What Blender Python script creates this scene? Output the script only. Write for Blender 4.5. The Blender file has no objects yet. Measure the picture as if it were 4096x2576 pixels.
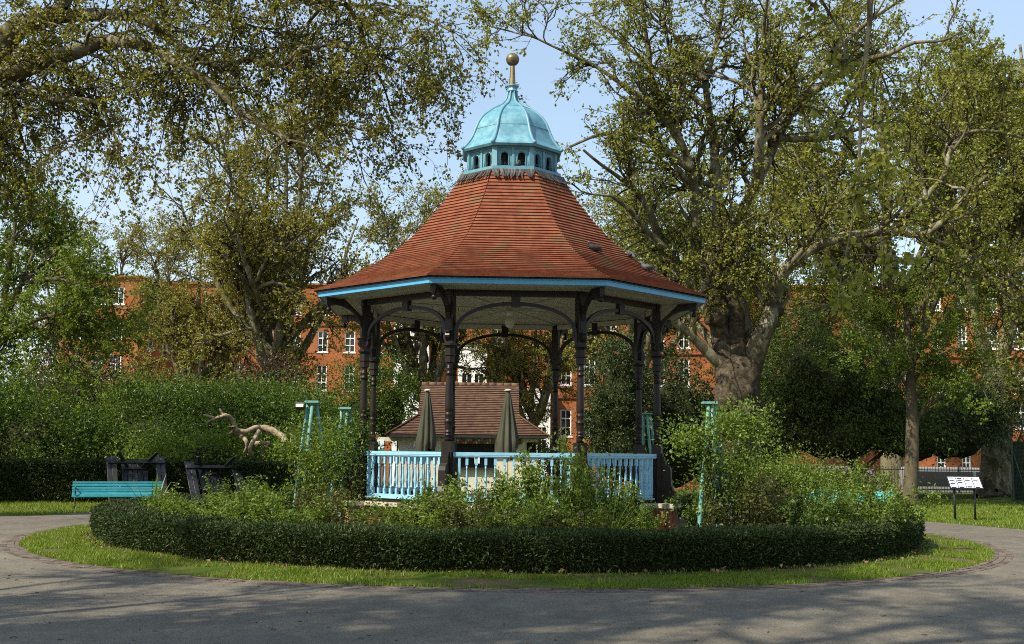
import bpy, bmesh, math, random
import numpy as np
from mathutils import Vector, Matrix, noise as mnoise

R = math.radians
PI = math.pi
scene = bpy.context.scene
col = scene.collection

# ------------------------------------------------------------------ camera, sky, sun, exposure
IMW, IMH, FPX = 4096.0, 2576.0, 4584.136
PITCH, ROLL, EYE = 0.110453, 0.011061, 1.75
_f = np.array([0.0, math.cos(PITCH), math.sin(PITCH)])
_r0 = np.array([1.0, 0.0, 0.0])
_u0 = np.cross(_r0, _f)
_r = _r0 * math.cos(ROLL) + _u0 * math.sin(ROLL)
_u = -_r0 * math.sin(ROLL) + _u0 * math.cos(ROLL)
cam = bpy.data.cameras.new('camera')
camo = bpy.data.objects.new('camera', cam)
col.objects.link(camo)
cam.sensor_width = 36.0
cam.lens = FPX * 36.0 / IMW
cam.clip_start = 0.1
cam.clip_end = 2000
camo.matrix_world = Matrix(((_r[0], _u[0], -_f[0], 0), (_r[1], _u[1], -_f[1], 0), (_r[2], _u[2], -_f[2], EYE), (0, 0, 0, 1)))
scene.camera = camo

SUN_AZ, SUN_EL = R(232), R(44)          # sun stands behind the viewer's left shoulder
world = bpy.data.worlds.new('World')
scene.world = world
world.use_nodes = True
wn = world.node_tree
wn.nodes.clear()
sky = wn.nodes.new('ShaderNodeTexSky')
sky.sky_type = 'NISHITA'
sky.sun_disc = False
sky.sun_elevation = SUN_EL
sky.sun_rotation = SUN_AZ
sky.air_density = 1.3
sky.dust_density = 1.0
sky.ozone_density = 1.5
bg = wn.nodes.new('ShaderNodeBackground')
bg.inputs['Strength'].default_value = 0.125
wo = wn.nodes.new('ShaderNodeOutputWorld')
# thin, even veil of high cloud over the whole sky
_tc = wn.nodes.new('ShaderNodeTexCoord')
_nz = wn.nodes.new('ShaderNodeTexNoise')
_nz.inputs['Scale'].default_value = 2.6
_nz.inputs['Detail'].default_value = 6.0
_mr = wn.nodes.new('ShaderNodeMapRange')
_mr.inputs['From Min'].default_value = 0.3
_mr.inputs['From Max'].default_value = 0.7
_mr.inputs['To Min'].default_value = 0.16
_mr.inputs['To Max'].default_value = 0.50
_mx = wn.nodes.new('ShaderNodeMix')
_mx.data_type = 'RGBA'
_mx.inputs[7].default_value = (4.3, 5.1, 6.3, 1)
wn.links.new(_tc.outputs['Generated'], _nz.inputs['Vector'])
wn.links.new(_nz.outputs[0], _mr.inputs['Value'])
wn.links.new(_mr.outputs[0], _mx.inputs[0])
wn.links.new(sky.outputs[0], _mx.inputs[6])
wn.links.new(_mx.outputs[2], bg.inputs[0])
wn.links.new(bg.outputs[0], wo.inputs[0])

sun = bpy.data.lights.new('sun', 'SUN')
sun.energy = 5.0
sun.angle = R(0.6)
sun.color = (1.0, 0.92, 0.77)
suno = bpy.data.objects.new('sun', sun)
col.objects.link(suno)
_sd = Vector((math.sin(SUN_AZ) * math.cos(SUN_EL), math.cos(SUN_AZ) * math.cos(SUN_EL), math.sin(SUN_EL)))
suno.rotation_euler = _sd.to_track_quat('Z', 'Y').to_euler()
suno.location = _sd * 80

vs = scene.view_settings
vs.view_transform = 'Standard'
vs.look = 'None'
vs.exposure = 0.6
vs.gamma = 1.0
vs.use_curve_mapping = False
scene.cycles.max_bounces = 6
scene.cycles.transparent_max_bounces = 6
scene.cycles.use_denoising = False
scene.cycles.filter_width = 1.0
scene.cycles.sample_clamp_indirect = 6.0


def pt(u, v, Y):
    """world point on the sight line of photograph pixel (u, v) at distance Y"""
    d = _f + (u - IMW / 2) / FPX * _r - (v - IMH / 2) / FPX * _u
    return np.array([d[0] * Y / d[1], Y, EYE + d[2] * Y / d[1]])


# ------------------------------------------------------------------ materials
MATS = {}


def nt(name):
    m = bpy.data.materials.new(name)
    m.use_nodes = True
    t = m.node_tree
    t.nodes.clear()
    out = t.nodes.new('ShaderNodeOutputMaterial')
    MATS[name] = m
    return m, t, out


def N(t, kind, **kw):
    n = t.nodes.new(kind)
    for k, v in kw.items():
        if k in n.inputs.keys():
            n.inputs[k].default_value = v
        else:
            setattr(n, k, v)
    return n


def ramp(t, fac, stops):
    n = t.nodes.new('ShaderNodeValToRGB')
    e = n.color_ramp.elements
    while len(e) > len(stops):
        e.remove(e[-1])
    while len(e) < len(stops):
        e.new(0.5)
    for i, (p, c) in enumerate(stops):
        e[i].position = p
        e[i].color = (*c, 1) if len(c) == 3 else c
    t.links.new(fac, n.inputs[0])
    return n.outputs[0]


def noise_fac(t, scale, detail=4, rough=0.6, coord='Object', stretch=None, dist=0.0):
    tc = t.nodes.new('ShaderNodeTexCoord')
    src = tc.outputs[coord]
    if stretch:
        mp = t.nodes.new('ShaderNodeMapping')
        mp.inputs['Scale'].default_value = stretch
        t.links.new(src, mp.inputs[0])
        src = mp.outputs[0]
    n = t.nodes.new('ShaderNodeTexNoise')
    n.inputs['Scale'].default_value = scale
    n.inputs['Detail'].default_value = detail
    n.inputs['Roughness'].default_value = rough
    n.inputs['Distortion'].default_value = dist
    t.links.new(src, n.inputs['Vector'])
    return n.outputs[0]


def mixc(t, fac, a, b, mode='MIX'):
    n = t.nodes.new('ShaderNodeMix')
    n.data_type = 'RGBA'
    n.blend_type = mode
    for sock, val in ((n.inputs[0], fac), (n.inputs[6], a), (n.inputs[7], b)):
        if hasattr(val, 'links') or hasattr(val, 'is_linked'):
            t.links.new(val, sock)
        else:
            sock.default_value = val if isinstance(val, float) else ((*val, 1) if len(val) == 3 else val)
    return n.outputs[2]


def solid(name, stops, scale=6, rough=0.5, bump=0.0, bscale=40, spec=0.5, metal=0.0, detail=5, stretch=None, island=0.0, wear=None):
    """mottled surface: a noise picks between the given colours; island adds a lighter/darker tone for each separate piece"""
    m, t, out = nt(name)
    f = noise_fac(t, scale, detail, stretch=stretch)
    c = ramp(t, f, [(0.3 + 0.4 * i / max(1, len(stops) - 1), s) for i, s in enumerate(stops)])
    if island:
        g = t.nodes.new('ShaderNodeNewGeometry')
        oi = t.nodes.new('ShaderNodeObjectInfo')
        ad = N(t, 'ShaderNodeMath', operation='ADD')
        t.links.new(g.outputs['Random Per Island'], ad.inputs[0])
        t.links.new(oi.outputs['Random'], ad.inputs[1])
        fr = N(t, 'ShaderNodeMath', operation='FRACT')
        t.links.new(ad.outputs[0], fr.inputs[0])
        k = ramp(t, fr.outputs[0], [(0, (1 - island,) * 3), (1, (1 + island,) * 3)])
        c = mixc(t, 1.0, c, k, 'MULTIPLY')
    if wear:
        wc, wscale, wlo = wear
        wf = noise_fac(t, wscale, 6, 0.7)
        wm = ramp(t, wf, [(wlo, (0, 0, 0)), (wlo + 0.12, (1, 1, 1))])
        c = mixc(t, wm, c, wc)
    b = t.nodes.new('ShaderNodeBsdfPrincipled')
    t.links.new(c, b.inputs['Base Color'])
    b.inputs['Roughness'].default_value = rough
    b.inputs['Specular IOR Level'].default_value = spec
    b.inputs['Metallic'].default_value = metal
    if bump:
        bf = noise_fac(t, bscale, 4, 0.65, stretch=stretch)
        bn = t.nodes.new('ShaderNodeBump')
        bn.inputs['Strength'].default_value = bump
        bn.inputs['Distance'].default_value = 0.02
        t.links.new(bf, bn.inputs['Height'])
        t.links.new(bn.outputs[0], b.inputs['Normal'])
    t.links.new(b.outputs[0], out.inputs[0])
    return m


def leafmat(name, stops, trans=0.35, rough=0.45, spec=0.35):
    m, t, out = nt(name)
    g = t.nodes.new('ShaderNodeNewGeometry')
    oi = t.nodes.new('ShaderNodeObjectInfo')
    c = ramp(t, g.outputs['Random Per Island'], [(i / (len(stops) - 1), s) for i, s in enumerate(stops)])
    b = t.nodes.new('ShaderNodeBsdfPrincipled')
    b.inputs['Roughness'].default_value = rough
    b.inputs['Specular IOR Level'].default_value = spec
    t.links.new(c, b.inputs['Base Color'])
    tr = t.nodes.new('ShaderNodeBsdfTranslucent')
    tc = mixc(t, 1.0, c, (1.35, 1.25, 0.55), 'MULTIPLY')
    t.links.new(tc, tr.inputs[0])
    mx = t.nodes.new('ShaderNodeMixShader')
    mx.inputs[0].default_value = trans
    t.links.new(b.outputs[0], mx.inputs[1])
    t.links.new(tr.outputs[0], mx.inputs[2])
    t.links.new(mx.outputs[0], out.inputs[0])
    return m


# paint, metal, wood
solid('blue_paint', [(0.05, 0.29, 0.50), (0.065, 0.33, 0.55)], 3, 0.4, 0.05, 60)
solid('rail_paint', [(0.20, 0.44, 0.57), (0.29, 0.52, 0.63)], 5, 0.42, 0.08, 80, wear=((0.12, 0.26, 0.32), 9, 0.66))
solid('bench_paint', [(0.03, 0.25, 0.30), (0.05, 0.33, 0.38)], 5, 0.45, 0.1, 60, island=0.12)
solid('green_paint', [(0.08, 0.36, 0.30), (0.11, 0.44, 0.38)], 5, 0.45, 0.1, 60, island=0.12)
solid('obelisk_paint', [(0.06, 0.19, 0.155), (0.11, 0.28, 0.235), (0.19, 0.36, 0.31)], 14, 0.6, 0.35, 50, wear=((0.20, 0.20, 0.16), 16, 0.60))
solid('brown_paint', [(0.011, 0.0065, 0.0045), (0.018, 0.011, 0.0075)], 4, 0.40, 0.06, 70, spec=0.3)
solid('cream_paint', [(0.40, 0.38, 0.29), (0.50, 0.47, 0.37)], 2.5, 0.55, 0.05, 40, island=0.10)
solid('copper_green', [(0.065, 0.185, 0.245), (0.105, 0.265, 0.335), (0.18, 0.36, 0.42)], 5, 0.5, 0.12, 30, spec=0.45, wear=((0.07, 0.20, 0.23), 3.5, 0.62))
solid('copper_trim', [(0.10, 0.235, 0.31), (0.14, 0.30, 0.38)], 9, 0.42, 0.1, 40)
solid('lantern_paint', [(0.09, 0.23, 0.28), (0.12, 0.28, 0.33)], 9, 0.5, 0.06, 40)
solid('gilding', [(0.10, 0.078, 0.035), (0.20, 0.155, 0.07)], 12, 0.42, 0.1, 60, metal=0.35)
solid('lead', [(0.025, 0.026, 0.027), (0.05, 0.042, 0.038), (0.07, 0.09, 0.09)], 18, 0.55, 0.15, 60, metal=0.2, island=0.3)
solid('black_timber', [(0.010, 0.010, 0.010), (0.022, 0.021, 0.022)], 9, 0.45, 0.3, 60, stretch=(1, 1, 0.2), island=0.3)
solid('black_iron', [(0.008, 0.008, 0.009), (0.02, 0.02, 0.02)], 8, 0.5, 0.1, 60)
solid('painted_shade', [(0.006, 0.008, 0.007), (0.01, 0.012, 0.011)], 5, 0.8)  # near-black colour standing in for shade inside lantern, kiosk and rooms
solid('stone', [(0.22, 0.20, 0.14), (0.42, 0.38, 0.28), (0.52, 0.47, 0.36)], 7, 0.85, 0.4, 30, spec=0.2, wear=((0.07, 0.07, 0.04), 8, 0.60))
solid('deck_boards', [(0.06, 0.05, 0.04), (0.10, 0.08, 0.06)], 6, 0.7, 0.2, 30)
solid('rooftile', [(0.140, 0.044, 0.024), (0.195, 0.064, 0.033), (0.23, 0.092, 0.050)], 5, 0.8, 0.35, 60, spec=0.15, island=0.09, wear=((0.15, 0.092, 0.045), 1.6, 0.54))
solid('kiosk_tile', [(0.085, 0.048, 0.035), (0.115, 0.066, 0.046), (0.135, 0.088, 0.05)], 4, 0.85, 0.3, 40, spec=0.15, island=0.14, wear=((0.24, 0.17, 0.035), 0.9, 0.60))
solid('brick', [(0.20, 0.055, 0.030), (0.29, 0.085, 0.042), (0.33, 0.12, 0.06)], 9, 0.85, 0.4, 60, spec=0.2, island=0.35)
solid('yellow_brick', [(0.24, 0.15, 0.06), (0.34, 0.22, 0.09)], 9, 0.85, 0.4, 60, spec=0.2, island=0.3)
solid('mortar', [(0.24, 0.22, 0.17), (0.32, 0.29, 0.23)], 20, 0.95, 0.3, 80, spec=0.1)
solid('edging_brick', [(0.085, 0.068, 0.055), (0.125, 0.098, 0.078), (0.16, 0.13, 0.10)], 12, 0.9, 0.4, 50, spec=0.2, island=0.3)
solid('parasol_cloth', [(0.045, 0.045, 0.030), (0.085, 0.085, 0.062)], 3, 0.9, 0.15, 90, spec=0.1, stretch=(1, 1, 0.3), wear=((0.06, 0.075, 0.02), 1.6, 0.55))
solid('white_paint', [(0.68, 0.68, 0.66), (0.80, 0.80, 0.78)], 3, 0.5)
solid('cream_render', [(0.50, 0.46, 0.34), (0.60, 0.56, 0.43)], 2, 0.8, 0.1, 60)
solid('sign_face', [(0.62, 0.68, 0.74), (0.74, 0.78, 0.82)], 4, 0.35)
solid('sign_dark', [(0.012, 0.014, 0.018), (0.02, 0.022, 0.028)], 4, 0.35)
solid('sign_green', [(0.02, 0.16, 0.09), (0.03, 0.2, 0.12)], 4, 0.4)
solid('sign_yellow', [(0.6, 0.38, 0.02), (0.7, 0.45, 0.03)], 4, 0.4)
solid('card_red', [(0.36, 0.10, 0.05), (0.5, 0.2, 0.1)], 30, 0.6, island=0.5)
solid('van_white_dimmed', [(0.20, 0.21, 0.22), (0.26, 0.27, 0.28)], 2, 0.25, spec=0.6)  # white van paint darkened to grey, their shade put into the colour
solid('tyre', [(0.012, 0.012, 0.012), (0.02, 0.02, 0.02)], 20, 0.85)
solid('deadwood', [(0.14, 0.10, 0.065), (0.28, 0.22, 0.15), (0.40, 0.33, 0.24)], 9, 0.9, 0.7, 30, spec=0.1, stretch=(1, 1, 0.5))
solid('pigeon_grey', [(0.035, 0.037, 0.042), (0.09, 0.095, 0.11)], 14, 0.7)
solid('pigeon_dark', [(0.012, 0.012, 0.014), (0.03, 0.03, 0.035)], 14, 0.6)
solid('litter', [(0.12, 0.066, 0.03), (0.20, 0.125, 0.065)], 30, 0.8, island=0.4)
solid('seed_brown', [(0.05, 0.03, 0.015), (0.10, 0.06, 0.03)], 60, 0.9, 0.8, 200)
solid('soil', [(0.05, 0.032, 0.02), (0.10, 0.07, 0.045)], 7, 0.95, 0.6, 40, spec=0.1)
solid('dark_green_brown', [(0.016, 0.020, 0.008), (0.034, 0.036, 0.015)], 8, 0.95, 0.8, 20, spec=0.05)  # dark green-brown, mostly for the solid cores within foliage
solid('bark_grey', [(0.07, 0.055, 0.035), (0.13, 0.11, 0.07)], 7, 0.9, 0.7, 22, spec=0.1, stretch=(1, 1, 0.35))
solid('twig', [(0.030, 0.024, 0.015), (0.06, 0.046, 0.026)], 5, 0.9, spec=0.1)
solid('fence_mesh', [(0.012, 0.03, 0.022), (0.02, 0.045, 0.032)], 6, 0.6)

# plane-tree bark: flaking patches of olive, cream and grey-brown
m, t, out = nt('bark_plane')
vr = N(t, 'ShaderNodeTexVoronoi', Scale=5.5)
tc = N(t, 'ShaderNodeTexCoord')
mp = N(t, 'ShaderNodeMapping')
mp.inputs['Scale'].default_value = (1, 1, 0.5)
nz = N(t, 'ShaderNodeTexNoise', Scale=3.0, Detail=5.0)
t.links.new(tc.outputs['Object'], mp.inputs[0])
t.links.new(mp.outputs[0], nz.inputs['Vector'])
vm = N(t, 'ShaderNodeVectorMath', operation='MULTIPLY_ADD')
t.links.new(nz.outputs['Color'], vm.inputs[0])
vm.inputs[1].default_value = (0.5, 0.5, 0.5)
t.links.new(mp.outputs[0], vm.inputs[2])
t.links.new(vm.outputs[0], vr.inputs['Vector'])
sp = N(t, 'ShaderNodeSeparateColor')
t.links.new(vr.outputs['Color'], sp.inputs[0])
c1 = ramp(t, sp.outputs[0], [(0.0, (0.085, 0.068, 0.036)), (0.4, (0.15, 0.13, 0.072)), (0.72, (0.20, 0.18, 0.105)), (1.0, (0.30, 0.28, 0.19))])
f2 = noise_fac(t, 26, 4, 0.7)
c2 = ramp(t, f2, [(0.3, (0.55, 0.55, 0.55)), (0.7, (1.1, 1.1, 1.1))])
cc = mixc(t, 1.0, c1, c2, 'MULTIPLY')
b = N(t, 'ShaderNodeBsdfPrincipled', Roughness=0.85)
b.inputs['Specular IOR Level'].default_value = 0.15
t.links.new(cc, b.inputs['Base Color'])
bn = N(t, 'ShaderNodeBump', Strength=0.6, Distance=0.03)
t.links.new(f2, bn.inputs['Height'])
t.links.new(bn.outputs[0], b.inputs['Normal'])
t.links.new(b.outputs[0], out.inputs[0])

# gnarled old bark of the big trunk
m, t, out = nt('bark_burl')
f1 = noise_fac(t, 3.2, 8, 0.7, dist=1.2)
c1 = ramp(t, f1, [(0.3, (0.030, 0.023, 0.014)), (0.48, (0.075, 0.058, 0.037)), (0.60, (0.13, 0.105, 0.070)), (0.75, (0.20, 0.175, 0.125))])
b = N(t, 'ShaderNodeBsdfPrincipled', Roughness=0.9)
b.inputs['Specular IOR Level'].default_value = 0.1
t.links.new(c1, b.inputs['Base Color'])
f2 = noise_fac(t, 7, 8, 0.75, dist=0.8)
bn = N(t, 'ShaderNodeBump', Strength=1.0, Distance=0.12)
t.links.new(f2, bn.inputs['Height'])
t.links.new(bn.outputs[0], b.inputs['Normal'])
t.links.new(b.outputs[0], out.inputs[0])

# asphalt: grey-brown, worn in patches, flecked with pale chippings
m, t, out = nt('asphalt')
f1 = noise_fac(t, 0.35, 6, 0.6)
c1 = ramp(t, f1, [(0.3, (0.110, 0.098, 0.076)), (0.5, (0.142, 0.127, 0.098)), (0.7, (0.170, 0.152, 0.118))])
f2 = noise_fac(t, 55, 5, 0.8)
c2 = ramp(t, f2, [(0.32, (0.45, 0.45, 0.46)), (0.5, (0.95, 0.95, 0.95)), (0.66, (1.5, 1.47, 1.40))])
cc = mixc(t, 1.0, c1, c2, 'MULTIPLY')
f3 = noise_fac(t, 2.2, 7, 0.75, stretch=(1, 0.6, 1))
c3 = ramp(t, f3, [(0.35, (0.74, 0.74, 0.76)), (0.65, (1.16, 1.14, 1.10))])
cc = mixc(t, 1.0, cc, c3, 'MULTIPLY')
f4 = noise_fac(t, 260, 2, 0.5)
c4 = ramp(t, f4, [(0.66, (0, 0, 0)), (0.72, (1, 1, 1))])
cc = mixc(t, c4, cc, (0.30, 0.28, 0.24))
f5 = noise_fac(t, 0.9, 5, 0.7, dist=2.5)
c5 = ramp(t, f5, [(0.492, (1, 1, 1)), (0.499, (0.45, 0.45, 0.45)), (0.506, (1, 1, 1))])
cc = mixc(t, 0.55, cc, c5, 'MULTIPLY')
b = N(t, 'ShaderNodeBsdfPrincipled', Roughness=0.85)
b.inputs['Specular IOR Level'].default_value = 0.25
t.links.new(cc, b.inputs['Base Color'])
bn = N(t, 'ShaderNodeBump', Strength=0.5, Distance=0.006)
t.links.new(f2, bn.inputs['Height'])
t.links.new(bn.outputs[0], b.inputs['Normal'])
t.links.new(b.outputs[0], out.inputs[0])

# turf with worn earthy patches
m, t, out = nt('turf')
f1 = noise_fac(t, 1.3, 6, 0.65)
c1 = ramp(t, f1, [(0.36, (0.15, 0.115, 0.065)), (0.46, (0.10, 0.115, 0.025)), (0.60, (0.065, 0.115, 0.010))])
f2 = noise_fac(t, 40, 5, 0.8)
c2 = ramp(t, f2, [(0.3, (0.5, 0.5, 0.5)), (0.7, (1.25, 1.25, 1.25))])
cc = mixc(t, 1.0, c1, c2, 'MULTIPLY')
b = N(t, 'ShaderNodeBsdfPrincipled', Roughness=0.95)
b.inputs['Specular IOR Level'].default_value = 0.1
t.links.new(cc, b.inputs['Base Color'])
bn = N(t, 'ShaderNodeBump', Strength=0.8, Distance=0.03)
t.links.new(f2, bn.inputs['Height'])
t.links.new(bn.outputs[0], b.inputs['Normal'])
t.links.new(b.outputs[0], out.inputs[0])

# red mansion brickwork, too far off to tell the bricks apart
m, t, out = nt('far_brickwork')
tc = N(t, 'ShaderNodeTexCoord')
mp = N(t, 'ShaderNodeMapping')
mp.inputs['Rotation'].default_value = (R(90), 0, 0)
sx = N(t, 'ShaderNodeSeparateXYZ')
t.links.new(tc.outputs['Object'], sx.inputs[0])
ad = N(t, 'ShaderNodeMath', operation='ADD')
t.links.new(sx.outputs[0], ad.inputs[0])
t.links.new(sx.outputs[1], ad.inputs[1])
cb = N(t, 'ShaderNodeCombineXYZ')
t.links.new(ad.outputs[0], cb.inputs[0])
t.links.new(sx.outputs[2], cb.inputs[1])
br = N(t, 'ShaderNodeTexBrick')
br.inputs['Scale'].default_value = 1.0
br.inputs['Brick Width'].default_value = 0.24
br.inputs['Row Height'].default_value = 0.085
br.inputs['Mortar Size'].default_value = 0.008
br.inputs['Color1'].default_value = (0.29, 0.085, 0.030, 1)
br.inputs['Color2'].default_value = (0.36, 0.13, 0.045, 1)
br.inputs['Mortar'].default_value = (0.28, 0.14, 0.075, 1)
t.links.new(cb.outputs[0], br.inputs['Vector'])
f1 = noise_fac(t, 0.5, 6, 0.65)
c2 = ramp(t, f1, [(0.3, (0.70, 0.66, 0.62)), (0.7, (1.15, 1.12, 1.05))])
cc = mixc(t, 1.0, br.outputs[0], c2, 'MULTIPLY')
b = N(t, 'ShaderNodeBsdfPrincipled', Roughness=0.9)
b.inputs['Specular IOR Level'].default_value = 0.15
t.links.new(cc, b.inputs['Base Color'])
t.links.new(b.outputs[0], out.inputs[0])

m, t, out = nt('window_glass')
b = N(t, 'ShaderNodeBsdfPrincipled', Roughness=0.06)
b.inputs['Base Color'].default_value = (0.015, 0.018, 0.02, 1)
b.inputs['Specular IOR Level'].default_value = 0.8
t.links.new(b.outputs[0], out.inputs[0])
m, t, out = nt('lamp_glass')
b = N(t, 'ShaderNodeBsdfPrincipled', Roughness=0.3)
b.inputs['Base Color'].default_value = (0.55, 0.53, 0.42, 1)
t.links.new(b.outputs[0], out.inputs[0])

# leaves
leafmat('leaf_plane', [(0.11, 0.135, 0.018), (0.20, 0.215, 0.030), (0.29, 0.29, 0.055), (0.15, 0.19, 0.030)], 0.45)
leafmat('leaf_plane_olive', [(0.09, 0.10, 0.015), (0.16, 0.165, 0.026), (0.25, 0.24, 0.045), (0.12, 0.11, 0.022)], 0.45)
leafmat('leaf_plane_gold', [(0.14, 0.14, 0.022), (0.22, 0.21, 0.036), (0.31, 0.29, 0.065), (0.17, 0.16, 0.03)], 0.45)
leafmat('leaf_fresh', [(0.08, 0.13, 0.014), (0.13, 0.20, 0.022), (0.20, 0.27, 0.038)], 0.45)
leafmat('leaf_shrub', [(0.030, 0.060, 0.008), (0.065, 0.115, 0.013), (0.12, 0.185, 0.025)], 0.36)
leafmat('leaf_shrub_light', [(0.08, 0.13, 0.016), (0.13, 0.20, 0.026), (0.20, 0.27, 0.045)], 0.38)
leafmat('leaf_copper', [(0.035, 0.018, 0.012), (0.07, 0.032, 0.018), (0.06, 0.05, 0.018)], 0.3)
leafmat('leaf_yew', [(0.011, 0.024, 0.005), (0.026, 0.046, 0.008), (0.06, 0.082, 0.014)], 0.18, 0.5)
leafmat('leaf_cedar', [(0.025, 0.048, 0.007), (0.06, 0.095, 0.012), (0.115, 0.15, 0.022)], 0.25, 0.5)
leafmat('leaf_box', [(0.014, 0.030, 0.007), (0.026, 0.048, 0.010), (0.045, 0.072, 0.015), (0.055, 0.06, 0.02)], 0.18, 0.5, 0.25)
leafmat('leaf_rose', [(0.06, 0.115, 0.013), (0.11, 0.175, 0.020), (0.18, 0.25, 0.036), (0.09, 0.12, 0.018)], 0.40)
leafmat('leaf_rose_red', [(0.06, 0.07, 0.016), (0.09, 0.11, 0.02), (0.10, 0.075, 0.025)], 0.35)
leafmat('leaf_strap', [(0.07, 0.15, 0.02), (0.13, 0.23, 0.035)], 0.35)
leafmat('grass_blade', [(0.075, 0.145, 0.008), (0.125, 0.21, 0.012), (0.18, 0.24, 0.020), (0.24, 0.22, 0.06)], 0.4)


# ------------------------------------------------------------------ object helpers
def tag(o, label=None, cat=None, group=None, kind=None):
    if label: o['label'] = label
    if cat: o['category'] = cat
    if group: o['group'] = group
    if kind: o['kind'] = kind
    return o


def empty(name, loc=(0, 0, 0), rz=0.0, parent=None):
    o = bpy.data.objects.new(name, None)
    col.objects.link(o)
    o.empty_display_size = 0.2
    o.location = loc
    o.rotation_euler = (0, 0, rz)
    o.parent = parent
    return o


def thing(name, label, cat, loc=(0, 0, 0), rz=0.0, group=None):
    return tag(empty(name, loc, rz), label, cat, group)


def link(name, me, parent=None, loc=None, rot=None):
    o = bpy.data.objects.new(name, me)
    col.objects.link(o)
    o.parent = parent
    if loc is not None: o.location = loc
    if rot is not None: o.rotation_euler = rot
    return o


def copy_tree(o, parent=None):
    c = o.copy()
    col.objects.link(c)
    c.parent = parent
    for ch in o.children:
        copy_tree(ch, c)
    return c


def npmesh(name, V, F, mat, smooth=False):
    me = bpy.data.meshes.new(name)
    V = np.ascontiguousarray(V, dtype=np.float32).reshape(-1, 3)
    F = np.ascontiguousarray(F, dtype=np.int32)
    m_, k = F.shape
    me.vertices.add(len(V))
    me.vertices.foreach_set('co', V.ravel())
    me.loops.add(m_ * k)
    me.loops.foreach_set('vertex_index', F.ravel())
    me.polygons.add(m_)
    me.polygons.foreach_set('loop_start', np.arange(m_, dtype=np.int32) * k)
    me.polygons.foreach_set('use_smooth', np.full(m_, bool(smooth)))
    me.update(calc_edges=True)
    me.materials.append(MATS[mat])
    return me


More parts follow.
